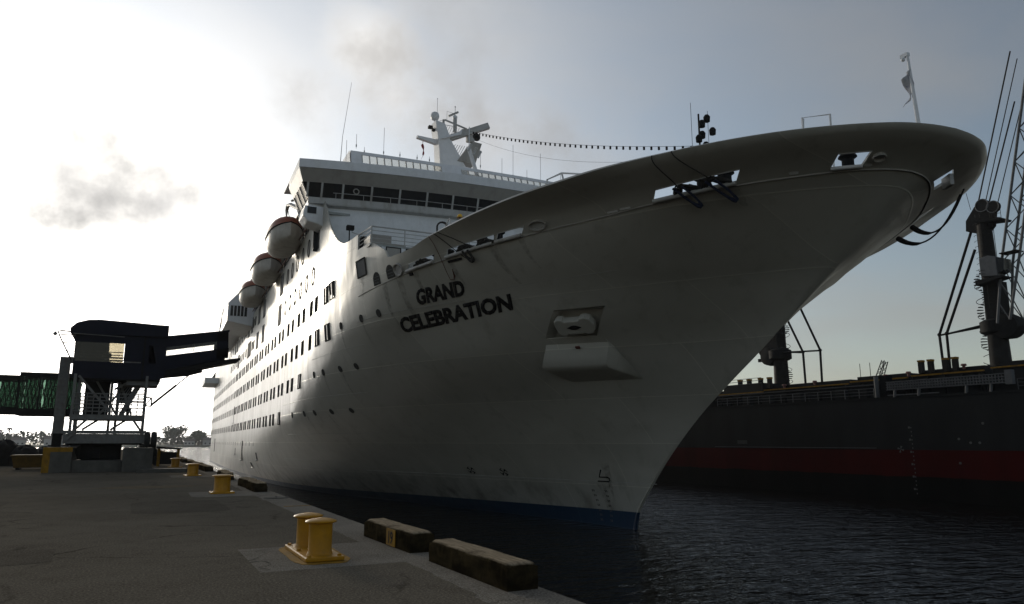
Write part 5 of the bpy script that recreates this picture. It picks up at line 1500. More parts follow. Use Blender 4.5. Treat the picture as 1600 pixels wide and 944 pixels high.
def run(s, z0, L, w_, lean=.25):
    rows = []
    for k in range(9):
        f = k / 8; z = z0 - L * f; c_ = s + lean * L * f
        ww = 1.8 * w_ * (1 - .75 * f) * (1 + .3 * mnoise.noise((s * 3, k * .9, 0)))
        rows.append([on_hull(c_ - ww / 2, z, .006), on_hull(c_ + ww / 2, z, .006)])
    b = MB(); b.grid(rows); b.build('dirt_run', 'runs', SHIP)
for s, z0, L, w_ in ((4.3, zk(4.3) - .05, 2.2, .3), (2.7, zk(2.7) - .05, 2.6, .34), (1.2, zk(1.2) - .1, 1.6, .22), (-1.6, zk(-1.6) - .1, 1.1, .2), (-4.4, zk(-4.4) - .1, 1.6, .25), (-6.0, zk(-6) - .1, 1.2, .16), (-3.6, 9.5, .9, .08),
                     (11.7, 11.9, 1.5, .16), (8.2, 11.9, 1.2, .14), (17.2, 9.35, 1.3, .14), (14.2, 9.35, 1.6, .15), (1.7, 2.4, 1.4, .5), (.9, 3.6, 1.9, .3), (-14.6, zk(-14.6) - .1, .5, .3), (24, 6.7, 1.6, .16), (20, 6.7, 1.2, .12), (7, 14.4, 1.1, .3)):
    run(s, z0, L, w_)

# thruster symbols, bulb symbol, draught marks
def sym(name, s, z, polys, m='black'):
    b = MB()
    for poly in polys:
        b.prism([(p[0], p[1]) for p in poly], lambda u, v: (u, .014, v), lambda u, v: (u, -.01, v))
    inst(name, b.mesh(name, m), SHIP, mx=hmx(s, z, .003))
def thr():
    out = []
    for an in (45, 135, 225, 315):
        a0 = R(an - 14); a1 = R(an + 14)
        out.append([(.0, 0), (.3 * math.cos(a0), .3 * math.sin(a0)), (.3 * math.cos(a1), .3 * math.sin(a1))])
    for k in range(24):
        if k % 6 in (0, 1): continue
        a0 = 2 * math.pi * k / 24; a1 = 2 * math.pi * (k + .9) / 24
        out.append([(r_ * math.cos(a_), r_ * math.sin(a_)) for r_, a_ in ((.30, a0), (.34, a0), (.34, a1), (.30, a1))])
    return out
sym('thruster_mark', 11.8, 2.9, thr()); sym('thruster_mark', 9.0, 2.86, thr())
b = MB(); pts = [(-.05, .42), (.25, -.05), (-.35, -.05), (-.45, -.11), (-.46, -.24), (-.36, -.32), (.45, -.33)]
b.tube([(u, .012, v) for u, v in pts], .04, 5); inst('bulb_mark', b.mesh('bulb', 'black'), SHIP, mx=hmx(1.5, 2.85, .0))
for k in range(7):
    zz_ = 2.0 - .28 * k
    for s_ in (2.7 + .02 * k, 1.75 + .04 * k):
        b = MB(); b.box(-.09, -.05, -.01, .012, -.06, .06); b.box(.02, .08, -.01, .012, -.06, -.03); b.box(.02, .08, -.01, .012, .02, .06); b.box(.02, .045, -.01, .012, -.03, .02)
        inst('draught_mark', b.mesh('mark', 'winframe' if zz_ > .9 else 'markwhite'), SHIP, mx=hmx(s_, zz_, .003))

# ---------------------------------------------------------------- anchor pocket, anchor, bolster
def hp(d, z): return stem(z) + d
b = MB()
depth = Vector((.1, -.62, .05))
cor = [(9.45, 9.9), (7.3, 9.9), (7.3, 11.1), (9.45, 11.1)]
F_ = [Vector((hp(d, z), hb(hp(d, z), z), z)) for d, z in cor]
Bk = [p + depth for p in F_]
b.add(F_ + Bk, [(4, 5, 6, 7), (0, 1, 5, 4), (1, 2, 6, 5), (2, 3, 7, 6), (3, 0, 4, 7)])
o = b.build('anchor_pocket', 'hull', SHIP)
ctr = sum(F_, Vector()) / 4 + Vector((.02, -.12, 0))
ex = (F_[1] - F_[0]).normalized(); ez = (F_[3] - F_[0]); ez = (ez - ex * ez.dot(ex)).normalized(); ey = ex.cross(ez)
def AP(u, v, w_=0): return ctr + ex * (u * 1.08 - .05) + ez * v * 1.08 + ey * w_
if ey.y < 0: ey = -ey
apol = [(-.92, .1), (-.9, .38), (-.72, .5), (-.5, .46), (-.44, .36), (.28, .36), (.36, .48), (.6, .52), (.84, .42), (.96, .1), (.92, -.25), (.8, -.42), (.5, -.46), (.42, -.36), (.3, -.42), (-.3, -.42), (-.38, -.36), (-.5, -.5), (-.72, -.48), (-.86, -.3)]
b = MB(); b.prism(apol, lambda u, v: AP(u, v, .3), lambda u, v: AP(u, v, -.1)); an = b.build('anchor', 'hull', SHIP, bevel=.05)
b = MB(); b.prism([(.28 * math.cos(k * .524) * (1 + .25 * math.cos(k * 2.1)), .13 * math.sin(k * .524)) for k in range(12)], lambda u, v: AP(u, v, .32), lambda u, v: AP(u, v, .2)); b.build('shank_eye', 'black', an)
# bolster: vertical apron under the pocket, rounded back into the shell
b = MB(); rows = []
for k in range(10):
    f = k / 9
    st_, sb_ = -2.3 - 2.6 * f, -1.3 - 2.9 * f
    tf = hb(st_, 9.6) + .12
    row = [(st_, hb(st_, 9.92) + .0, 9.92), (st_ + .05, tf + .02, 9.7), (st_ + .1, tf, 9.5)]
    for z, kk in ((9.0, .0), (8.6, .02), (8.45, .1), (8.3, .32), (8.15, .6), (7.9, 1.0)):
        g_ = (9.6 - z) / 1.7
        s = st_ + (sb_ - st_) * g_
        row.append((s, tf * (1 - kk) + (hb(sb_, 7.9) + .0) * kk, z))
    rows.append(row)
b.grid(rows)
tip = (-4.65, hb(-4.65, 7.9) + .03, 7.9)
last = rows[-1]
b.add(list(last) + [tip], [(k, k + 1, len(last)) for k in range(len(last) - 1)])
first = rows[0]
b.grid([first, [(p[0] + .02, hb(p[0], p[2]) - .1, p[2]) for p in first]])
o = b.build('anchor_bolster', 'hull', SHIP, smooth=40)
b = MB(); b.box(-.12, .12, 0, .05, -.08, .08); inst('rust_lug', b.mesh('lug', 'red'), SHIP, mx=hmx(-3.6, 9.62, .22))

# ---------------------------------------------------------------- upper side: rails, davits, projecting wings
b = MB()
for k in range(3): b.tube([(18.5, 14.72, 22.1 + .38 * k), (150, 14.72, 22.1 + .38 * k)], .022, 4)
for k in range(60): b.tube([(18.5 + 2.2 * k, 14.72, 21.7), (18.5 + 2.2 * k, 14.72, 22.88)], .028, 4)
b.build('boat_deck_rail', 'darksteel', SHIP)
b = MB(); b.tube([(20, 15.1, 21.75), (66, 15.1, 21.75)], .06, 5); b.build('fender_spar', 'redrope', SHIP)
for k in range(14):
    s = 22 + 4.6 * k
    b = MB(); b.bar((s, 14.0, 21.7), (s, 14.0, 26.0), .2); b.build('boat_deck_stanchion', 'darksteel', SHIP)
BOATS = [(26.0, 'nearest orange-topped lifeboat, hung just behind the bridge wing'), (39.5, 'second orange-topped lifeboat, the biggest-looking one in the middle'), (54.0, 'third and farthest orange-topped lifeboat in the row')]
for s0, _ in BOATS:
    for ds in (1.0, 7.6):
        b = MB(); b.tube([(s0 + ds, 13.6, 21.7), (s0 + ds, 14.2, 24.2), (s0 + ds, 14.6, 25.0), (s0 + ds, 15.4, 25.3), (s0 + ds, 16.0, 25.0)], [.2, .2, .18, .14, .1], 8); b.build('davit', 'offwhite', SHIP)
b = MB(); b.tube([(21.2, 15.3, 21.7), (22.2, 15.6, 22.8), (25.5, 16.2, 24.2), (26.5, 16.3, 24.4), (27, 16.3, 24.1), (27, 16.3, 23.5)], [.2, .2, .17, .16, .13, .05], 8); b.build('stores_davit', 'offwhite', SHIP)
ab = MB(); ab.prism([(14.7, 20.0), (18.1, 20.6), (18.1, 23.0), (16.6, 24.8), (14.7, 24.8)], lambda u, v: (68, u, v), lambda u, v: (80, u, v)); ab.build('side_wing', 'white', SHIP, bevel=.05)
b = MB(); b.box(67.95, 67.99, 15.6, 17.8, 21.3, 22.7); sw = b.build('wing_window', 'glass', SHIP)
for k in range(6):
    b = MB(); b.box(67.9, 67.96, 15.6 + .44 * k - .05, 15.6 + .44 * k + .05, 21.3, 22.7); b.build('mullion', 'white', sw)
b = MB()
for k in range(4): b.tube([(68, 16.0, 24.9 + .28 * k), (80, 16.0, 24.9 + .28 * k)], .03, 4); b.tube([(68, 15.0, 24.9 + .28 * k), (68, 16.0, 24.9 + .28 * k)], .03, 4)
for k in range(8): b.tube([(80, 18.0, 23.0 + .3 * (k % 5)), (100, 17.4, 23.0 + .3 * (k % 5))], .04, 4)
b.build('wing_rail', 'darksteel', SHIP)
b = MB(); b.box(80, 112, 14.8, 17.0, 21.4, 21.7); b.box(80, 112, 11.5, 14.0, 21.7, 25.5); b.build('aft_gallery', 'white', SHIP)
b = MB(); b.box(142, 158, 14.0, 17.6, 17.6, 18.1); b.box(142, 158, 17.4, 17.6, 18.1, 18.9); b.box(142, 142.2, 14.6, 17.6, 18.1, 18.8); b.build('stern_balcony', 'white', SHIP)

# ---------------------------------------------------------------- lifeboats: things of their own
boat0 = None
for s0, lab in BOATS:
    wp = S0 + Matrix.Rotation(SROT, 3, 'Z') @ Vector((s0 + 4.2, 16.0, 21.15))
    if boat0 is None:
        boat0 = thing('lifeboat', lab, 'lifeboat', wp, SROT, 'lifeboats under the davits')
        LB = 4.1; rows = []
        for k in range(25):
            u = -1 + 2 * k / 24
            w_ = 1.42 * (1 - abs(u) ** 3.0) ** .75; zk_ = .0 + .55 * abs(u) ** 3
            zs = 1.45 + .3 * u * u
            row = []
            for a_ in range(13):
                an = math.pi * a_ / 12
                c_, s_ = math.cos(an), math.sin(an)
                row.append((u * LB, -w_ * math.copysign(abs(c_) ** .6, c_), zs - (zs - zk_) * abs(s_) ** .75))
            rows.append(row)
        b = MB(); b.grid(rows); b.build('hull', 'boat', boat0, smooth=50)
        rows = []
        for k in range(25):
            u = -1 + 2 * k / 24
            w_ = 1.44 * (1 - abs(u) ** 3.0) ** .75; zs = 1.46 + .3 * u * u; hh = 1.35 * (1 - abs(u) ** 2.5) ** .6
            rows.append([(u * LB * .99, -w_ * math.cos(math.pi * a_ / 10), zs + hh * (math.sin(math.pi * a_ / 10)) ** .7 + .05 * mnoise.noise((u * 8, a_ * .7, 1))) for a_ in range(11)])
        b = MB(); b.grid(rows); b.build('canopy', 'orange', boat0, smooth=60)
        b = MB()
        for sd in (1, -1):
            b.tube([(-LB + 2 * LB * k / 24, sd * 1.46 * (1 - abs(-1 + 2 * k / 24) ** 3.0) ** .75, 1.46 + .3 * (-1 + 2 * k / 24) ** 2) for k in range(25)], .06, 5)
        b.build('gunwale', 'black', boat0)
        b = MB(); b.tube([(-3.2, 0, 2.2), (-3.2, .3, 3.4)], .03, 5); b.tube([(3.4, 0, 2.2), (3.4, .3, 3.4)], .03, 5); b.build('falls', 'black', boat0)
    else:
        dup(boat0, wp, SROT, lab)

# ---------------------------------------------------------------- ropes and flags on the ship
SM = Matrix.Translation(S0) @ Matrix.Rotation(SROT, 4, 'Z')
def SW(p): return SM @ Vector(p)
def ropething(name, pts, r, m, lab, cat='rope', n=6, group=None):
    b = MB(); p0 = SW(pts[0]); b.tube([SW(p) - p0 for p in pts], r, n)
    return tag(b.build(name, m, None, smooth=60, loc=p0), lab, cat, group)
def loop(s, z, w_, h_):
    out = []
    for k in range(13):
        a_ = math.pi * k / 12
        q = on_hull(s + w_ * math.cos(a_), z - h_ * math.sin(a_) ** .8, .16)
        out.append(q)
    return out
ropething('rope_hank', loop(-13.4, 14.66, .16, .62), [.05] * 4 + [.07, .09, .1, .09, .07] + [.05] * 4, 'bluerope', 'navy rope loop hanging from the middle of the long bow opening', group='rope loops')
ropething('rope_hank', loop(-14.5, 14.68, .15, .62), [.05] * 4 + [.07, .09, .1, .09, .07] + [.05] * 4, 'bluerope', 'navy rope loop hanging nearer the stem from the long bow opening', group='rope loops')
def coil(name, s0, s1, dz, lab):
    b = MB(); rr = random.Random(int(s0 * 100)); p0 = SW((s0, hb(s0, zk(s0)), zk(s0)))
    for k in range(9):
        f0 = rr.uniform(0, .35); f1 = rr.uniform(.6, 1)
        pts = []
        for i in range(9):
            f = f0 + (f1 - f0) * i / 8; s = s0 + (s1 - s0) * f
            pts.append(SW(on_hull(s, zk(s) + .10 + dz * math.sin(math.pi * i / 8) * rr.uniform(.4, 1), -.05 + .1 * rr.random())) - p0)
        b.tube(pts, .055, 5)
    tag(b.build(name, 'rope', None, smooth=60, loc=p0), lab, 'rope', 'rope coils in the bulwark openings')
coil('rope_coil', -12.9, -13.9, .22, 'dark coiled rope lying on the sill of the long bow opening')
coil('rope_coil', -13.9, -15.0, .25, 'dark coiled rope at the forward end of the long bow opening')
coil('rope_coil', -2.3, -3.5, .22, 'dark rope bundle in the opening below the man in the hard hat')
coil('rope_coil', -3.5, -4.8, .2, 'dark rope bundle at the forward end of the opening below the man')
coil('rope_coil', 1.1, -.5, .25, 'dark rope bundle in the aftmost bulwark opening above the ship\'s name')
ropething('rope_hank', loop(-3.0, 14.05, .16, .5), [.06] * 3 + [.09] * 7 + [.06] * 3, 'rope', 'black rope bundle drooping over the sill above the name', group='rope loops')
def over(s0, s1, z1, lab, m='rope', r=.022, sag=0.0):
    pts = []
    for k in range(13):
        f = k / 12; s = s0 + (s1 - s0) * f; z = (ztop(s0) + .02) * (1 - f) + z1 * f - sag * 4 * f * (1 - f)
        pts.append(on_hull(s, z, .06))
    ropething('hanging_line', pts, r, m, lab, 'line', 5, 'lines over the bulwark')
over(-13.9, -13.4, 14.7, 'thin dark line slanting over the bulwark to the left rope loop')
over(-14.55, -14.5, 14.72, 'thin dark line hanging straight down to the right rope loop')
over(-2.1, -2.9, 13.6, 'black line looping from the man down to the rope bundle', sag=.35)
over(-2.4, -3.4, 14.1, 'short black line slanting forward from the man to the opening')
over(-1.6, -.8, 12.98, 'thin brown line hanging down beside the letters of GRAND', 'redrope', .016)
ropething('hanging_line', [on_hull(-.8, 12.98, .05), on_hull(-1.0, 12.95, .05), on_hull(-1.2, 13.1, .05), on_hull(-1.4, 13.4, .05)], [.016, .03, .05, .016], 'redrope', 'short brown frayed rope end beside the name', 'line', 5, 'lines over the bulwark')
# slack mooring tails under the bow on the far side
ropething('mooring_tail', catenary((-14.2, -4.6, 13.6), (-17.2, -4.6, 14.7), .95), [.12, .12, .11, .1, .08] + [.035] * 10, 'rope', 'left slack mooring rope hanging under the overhanging bow', group='slack ropes under the bow')
ropething('mooring_tail', catenary((-15.0, -4.5, 13.9), (-17.5, -4.4, 14.8), .9), [.11, .12, .11, .1, .08] + [.035] * 10, 'rope', 'right slack mooring rope hanging under the overhanging bow', group='slack ropes under the bow')
def flag(name, base, w_, h_, m, lab):
    rows = []
    for i in range(8):
        u = i / 7
        rows.append([Vector((w_ * u * .9 + .05 * math.sin(v * .8 + u * 6), w_ * u * .5 * math.sin(2 + v * .5) + .05 * math.sin(v * .6 + u * 9), -h_ * v / 10 - .35 * h_ * u - .12 * h_ * u * (v / 10))) for v in range(11)])
    b = MB(); b.grid(rows); o = b.build(name, m, None, smooth=80, loc=SW(base)); o.rotation_euler = (0, 0, SROT)
    so_ = o.modifiers.new('s', 'SOLIDIFY'); so_.thickness = .008
    tag(o, lab, 'flag')
flag('bow_flag', (-18.9, .02, 18.35), .35, .95, 'flagw', 'limp white and blue flag on the jackstaff at the bow')
flag('courtesy_flag', (MS, 3.4, 33.9), .3, 1.3, 'flagr', 'small limp red flag hanging from the mast yard')

# ================================================================== PEOPLE
def skin_obj(name, verts, edges, m, parent, root=0, sub=1):
    me = bpy.data.meshes.new(name)
    me.from_pydata([v[0] for v in verts], edges, [])
    o = bpy.data.objects.new(name, me); COL.objects.link(o); o.parent = parent
    md = o.modifiers.new('skin', 'SKIN'); md.use_smooth_shade = True
    for i, v in enumerate(verts):
        sv = me.skin_vertices[0].data[i]
        r_ = v[1]; sv.radius = r_ if isinstance(r_, tuple) else (r_, r_); sv.use_root = (i == root)
    s_ = o.modifiers.new('sub', 'SUBSURF'); s_.levels = sub; s_.render_levels = sub
    me.materials.append(M[m])
    return o
def person(loc, rz, lab, hat):
    t = thing('person', lab, 'person', loc, rz)
    # x forward, y left, z up
    V = [((0, 0, .95), (.15, .11)), ((0, 0, 1.18), (.14, .10)), ((.02, 0, 1.40), (.17, .11)), ((.02, 0, 1.50), .06), ((.04, 0, 1.56), .058), ((.05, 0, 1.64), (.085, .095)), ((.045, 0, 1.74), .06)]
    E = [(0, 1), (1, 2), (2, 3), (3, 4), (4, 5), (5, 6)]
    for sd in (1, -1):
        o = len(V)
        V += [((.02, sd * .19, 1.41), .062), ((.12, sd * .25, 1.16), .046), ((.36, sd * .20, 1.13), .036), ((.43, sd * .19, 1.135), (.03, .04))]
        E += [(2, o), (o, o + 1), (o + 1, o + 2), (o + 2, o + 3)]
        for k, (dx, dy, dz) in enumerate(((.09, .03, 0), (.10, .01, -.01), (.095, -.012, -.012), (.08, -.03, -.012), (.04, -.05 * sd, .03))):
            p = V[o + 3][0]; q = len(V)
            V += [((p[0] + dx * .55, p[1] + dy * .8, p[2] + dz * .4), .011), ((p[0] + dx, p[1] + dy, p[2] + dz - .02), .009)]
            E += [(o + 3, q), (q, q + 1)]
        o = len(V)
        V += [((0, sd * .10, .90), .10), ((.02, sd * .11, .50), .065), ((0, sd * .115, .10), .045), ((.13, sd * .125, .04), (.04, .03))]
        E += [(0, o), (o, o + 1), (o + 1, o + 2), (o + 2, o + 3)]
    skin_obj('body', V, E, 'skin', t)
    V = [((0, 0, .93), (.17, .13)), ((0, 0, 1.18), (.17, .125)), ((.02, 0, 1.40), (.195, .135)), ((.02, 0, 1.47), (.09, .08))]
    E = [(0, 1), (1, 2), (2, 3)]
    for sd in (1, -1):
        o = len(V); V += [((.02, sd * .20, 1.41), .08), ((.10, sd * .245, 1.21), .066)]; E += [(2, o), (o, o + 1)]
    skin_obj('shirt', V, E, 'shirt', t)
    V = [((0, 0, .96), (.165, .125))]; E = []
    for sd in (1, -1):
        o = len(V); V += [((0, sd * .10, .88), .115), ((.02, sd * .11, .50), .083), ((0, sd * .115, .09), .07)]; E += [(0, o), (o, o + 1), (o + 1, o + 2)]
    skin_obj('trousers', V, E, 'trousers', t)
    b = MB()
    b.ball((.145, .035, 1.655), .012, 6, 5); b.ball((.145, -.035, 1.655), .012, 6, 5); b.build('eyes', 'black', t)
    b = MB(); b.ball((.155, 0, 1.63), (.022, .014, .02), 6, 5); b.box(.135, .152, -.025, .025, 1.585, 1.593); b.ball((.05, .098, 1.64), (.02, .012, .03), 6, 5); b.ball((.05, -.098, 1.64), (.02, .012, .03), 6, 5); b.build('face', 'skin', t)
    if hat:
        b = MB(); b.lathe([(.165, 1.675), (.16, 1.69), (.128, 1.695), (.125, 1.76), (.10, 1.82), (.05, 1.85), (.005, 1.857)], (.04, 0, 0), 18); b.build('hard_hat', 'hat', t, smooth=50)
    else:
        b = MB(); b.ball((.03, 0, 1.70), (.10, .10, .085), 12, 8); b.build('hair', 'black', t, smooth=60)
    return t
pp = SW((-2.2, 11.45, 14.2))
person(pp, SROT + R(60), 'man in yellow hard hat and white shirt leaning at the bulwark', True)
b = MB(); b.box(-.32, .32, -.32, .32, 0, 14.2 - zk(-2.7) + .1)
tag(b.build('deck_step', 'tan', None, loc=SW((-2.2, 11.1, zk(-2.2) - .1))), 'low grey platform under the man behind the bulwark', 'platform')
b = MB(); ring = [(.28 * math.cos(2 * math.pi * k / 16), 0.05 * math.sin(k), .36 * math.sin(2 * math.pi * k / 16)) for k in range(17)]
for k in range(3): b.tube([(p[0] * (1 - .06 * k), p[1] + .05 * k, p[2] * (1 - .06 * k)) for p in ring], .045, 6)
o = b.build('held_coil', 'rope', None, smooth=60, loc=SW((-1.6, 12.2, 15.35))); o.rotation_euler = (0, 0, SROT + R(60)); tag(o, 'black coil of rope held up by the man in the hard hat', 'rope')
b = MB(); b.tube([(0, 0, 0), (0, 0, .55), (.6, .05, .95), (.9, .05, .55)], .03, 5); o = b.build('rail_gate', 'offwhite', None, loc=SW((-1.9, 12.2, 14.7))); o.rotation_euler = (0, 0, SROT + R(180)); tag(o, 'small white tubular rail beside the man at the bulwark', 'rail')
person((-1.75, 49.3, 5.3), R(-120), 'dim figure standing behind the plastic sheet of the gantry cabin', False)

# ================================================================== CARGO SHIP
C0 = Vector((59.056, 40.778, WZ)); CROT = R(91.6123)
CM = Matrix.Translation(C0) @ Matrix.Rotation(CROT, 4, 'Z')
CG = thing('cargo_ship', 'slate grey and red bulk carrier moored beyond the white bow', 'cargo ship', C0, CROT)
def cgm():
    m = bpy.data.materials.new('carrier_hull_paint'); m.use_nodes = True
    n, l = m.node_tree.nodes, m.node_tree.links
    b = n['Principled BSDF']; b.inputs['Roughness'].default_value = .55; b.inputs['Specular IOR Level'].default_value = .03
    t = n.new('ShaderNodeTexCoord'); sp = n.new('ShaderNodeSeparateXYZ'); l.new(t.outputs['Object'], sp.inputs[0])
    mp = n.new('ShaderNodeMapping'); mp.inputs['Scale'].default_value = (.5, .5, .12); l.new(t.outputs['Object'], mp.inputs['Vector'])
    nz = n.new('ShaderNodeTexNoise'); nz.inputs['Scale'].default_value = 1; nz.inputs['Detail'].default_value = 6; l.new(mp.outputs[0], nz.inputs['Vector'])
    def rng(v, a, b_, c_=0., d_=1.):
        q = n.new('ShaderNodeMapRange')
        for k, x in zip(('From Min', 'From Max', 'To Min', 'To Max'), (a, b_, c_, d_)): q.inputs[k].default_value = x
        l.new(v, q.inputs['Value']); return q.outputs['Result']
    def mix(f, a, b_):
        q = n.new('ShaderNodeMix'); q.data_type = 'RGBA'; l.new(f, q.inputs['Factor'])
        for k, v in (('A', a), ('B', b_)):
            if isinstance(v, tuple): q.inputs[k].default_value = (*v, 1)
            else: l.new(v, q.inputs[k])
        return q.outputs['Result']
    nf = rng(nz.outputs['Fac'], .35, .65)
    grey = mix(nf, (0.022, 0.0225, 0.023), (0.029, 0.030, 0.031)); red = mix(nf, (0.055, 0.003, 0.003), (0.072, 0.004, 0.004)); blk = mix(nf, (0.004, 0.004, 0.004), (0.008, 0.0075, 0.007))
    c1 = mix(rng(sp.outputs['Z'], 4.09, 4.12), red, grey)
    ad = n.new('ShaderNodeMath'); ad.operation = 'MULTIPLY_ADD'; l.new(nz.outputs['Fac'], ad.inputs[0]); ad.inputs[1].default_value = .25; l.new(sp.outputs['Z'], ad.inputs[2])
    c2 = mix(rng(ad.outputs[0], 1.98, 2.05), blk, c1)
    l.new(c2, b.inputs['Base Color'])
    return m
M['carrier'] = cgm()
b = MB(); rows = []
zs = [-2, 0, 2, 4, 6, 8.58]
for z in zs:
    row = []
    for k in range(60):
        x = -70 + 4.2 * k
        bow = max(0, (x - 130) / 48)
        row.append((x, -13 * min(1, bow) ** 2, z))
    rows.append(row)
b.grid(rows)
rows2 = [[(p[0], -28 - p[1], p[2]) for p in r] for r in rows]
b.grid([list(reversed(r)) for r in rows2])
b.grid([rows[-1], rows2[-1]]); 
o = b.build('hull', 'carrier', CG)
def cp(name, m, fn, parent=CG, **k):
    b = MB(); fn(b); return b.build(name, m, parent, **k)
cp('sheer_strake', 'cargogrey', lambda b: b.box(-70, 130, -.25, .06, 8.5, 8.66))
cp('weld_line', 'cranelight', lambda b: b.box(4, 24, .0, .05, 4.2, 4.26))
# deck-edge railing, bay by bay
for (x0, x1) in ((3.9, 23.5), (-30, -8.2)):
    rl = cp('deck_railing', 'cranelight', lambda b: [b.tube([(x0, -.2, 8.66 + .28 * k), (x1, -.2, 8.66 + .28 * k)], .022, 5) for k in (1, 2, 3)])
    n_ = int((x1 - x0) / 1.45)
    for k in range(n_ + 1):
        x = x0 + (x1 - x0) * k / n_
        b = MB(); b.tube([(x, -.2, 8.6), (x, -.2, 9.5)], .03, 5); b.build('stanchion', 'cranelight', rl)
for x in (19.3, 16.5, 12.6, 7.6, 5.2):
    cp('deck_locker', 'cargogrey', lambda b: b.box(x - .5, x + .5, -.9, -.35, 8.66, 9.6))
cp('pillar', 'cranelight', lambda b: b.tube([(3.65, -.3, 8.6), (3.65, -.3, 10.55)], .2, 10))
cp('hose_station', 'black', lambda b: b.box(2.7, 3.4, -1.2, -.4, 8.66, 10.6))
# hatch coaming with ribs and yellow rail
for (x0, x1, zt) in ((-30, -4.4, 10.75), (-3.8, 2.6, 10.6), (3.0, 9.0, 10.5), (9.2, 20, 10.35), (20.2, 34, 10.2), (34.4, 60, 10.4)):
    cc = cp('hatch_coaming', 'cargogrey', lambda b: b.box(x0, x1, -24, -4, 8.66, zt))
    k = x0 + .3
    while k < x1 and k > -12 and k < 30:
        b = MB(); b.box(k, k + .12, -4.0, -3.72, 8.66, zt - .1); b.build('rib', 'cargogrey', cc); k += 1.5
    b = MB(); b.box(x0, x1, -4.0, -3.8, zt, zt + .12); b.build('coaming_edge', 'yellowdull', cc)
    b = MB(); b.box(x0 + .3, x1 - .3, -23, -4.6, zt, zt + .55); b.build('hatch_cover', 'cargogrey', cc)
cp('side_walkway', 'black', lambda b: b.box(-30, 30, -3.7, -2.9, 9.55, 9.7))
cp('pipe', 'cargogrey', lambda b: b.tube([(4, -2.6, 9.95), (30, -2.6, 9.95)], .12, 8))
cp('deck_store', 'cargogrey', lambda b: b.box(20.5, 26.5, -7, -4.2, 10.3, 11.3))
cp('store_rail', 'cranelight', lambda b: [b.tube([(20.6, -4.2, 11.3 + .3 * k), (26.4, -4.2, 11.3 + .3 * k)], .03, 5) for k in range(3)])
for x in (24.0, 22.6, 20.9, 19.6, 1.9, 1.0, -.35, -1.2):
    z0 = 10.9 if x < 10 else 10.7
    p = cp('guide_post', 'cranegrey', lambda b: b.prism([(x - .2, z0), (x + .2, z0), (x + .2, z0 + .9), (x, z0 + 1.15), (x - .2, z0 + 1.0)], lambda u, v: (u, -4.6, v), lambda u, v: (u, -4.2, v)))
    b = MB(); b.box(x - .22, x + .22, -4.64, -4.16, z0 + .98, z0 + 1.16); b.build('post_cap', 'yellowdull', p)
for x, z in ((3.2, 10.7), (13.6, 10.6), (5.5, 10.6), (-1.9, 10.95), (17.6, 10.5)):
    cp('mushroom_vent', 'red', lambda b: b.lathe([(.12, 0), (.12, .25), (.25, .3), (.2, .45)], (x, -4.4, z), 10))
for x in (8.6, 7.5):
    cp('whip_antenna', 'darksteel', lambda b: b.tube([(x, -5, 10.5), (x, -5, 12.4)], .03, 5))
# stowed gangway: long white ladder with three rows of openings
gw = cp('stowed_gangway', 'cranelight', lambda b: [b.box(-7.6, 2.45, -.3, .12, 9.22 + dz, 9.29 + dz) for dz in (0, .22, .44, .68)])
for k in range(42):
    x = -7.5 + .24 * k
    b = MB(); b.box(x - .045, x + .045, -.26, .1, 9.29, 9.9); b.build('rung', 'cranelight', gw)
b = MB(); b.box(-7.55, 2.4, -.32, -.28, 9.25, 9.95); b.build('back_plate', 'cargogrey', gw)
b = MB(); b.box(-8.0, -7.5, -.3, .15, 9.1, 10.2); b.build('end_frame', 'cranelight', gw)
for x in (1.8, -.4, -4.4, -6.3):
    b = MB(); b.tube([(x, 0, 8.6), (x - .08, 0, 9.2)], .12, 8); b.build('bracket', 'cranelight', gw)
cp('fender_bar', 'cranelight', lambda b: b.tube([(2.4, .05, 8.78), (-2.2, .05, 8.78)], .05, 6))
# painted marks on the side
def cmark(name, polys):
    b = MB()
    for q in polys: b.prism(q, lambda u, v: (u, .02, v), lambda u, v: (u, 0.0, v))
    b.build(name, 'markwhite', CG)
for k in range(17):
    z = 5.9 - .34 * k
    cmark('draught_mark', [[(.55, z), (.62, z), (.62, z + .12), (.55, z + .12)]] + ([[(.68, z), (.84, z), (.84, z + .16), (.68, z + .16)]] if k % 3 == 0 else []))
cmark('thruster_mark', [[(1.7 + .3 * math.cos(a_ + e) * r_, 4.15 + .3 * math.sin(a_ + e) * r_) for e, r_ in ((-.3, 0.1), (-.3, 1), (.3, 1), (.3, .1))] for a_ in (0.3, 1.9, 3.4, 5.0)])
cmark('name_plate', [[(19.2, 4.6 + .12 * k), (20.6, 4.6 + .12 * k), (20.6, 4.65 + .12 * k), (19.2, 4.65 + .12 * k)] for k in range(3)])
for x, z in ((-3.4, 5.0), (-4.3, 4.7), (-5.0, 4.7), (-5.4, 6.2), (-3.3, 3.1)):
    b = MB(); b.lathe([(.1, 0), (.1, .04), (.02, .05)], (x, 0, z), 10, M4=Matrix.Rotation(R(-90), 3, 'X')); b.build('fastening_boss', 'markwhite', CG)

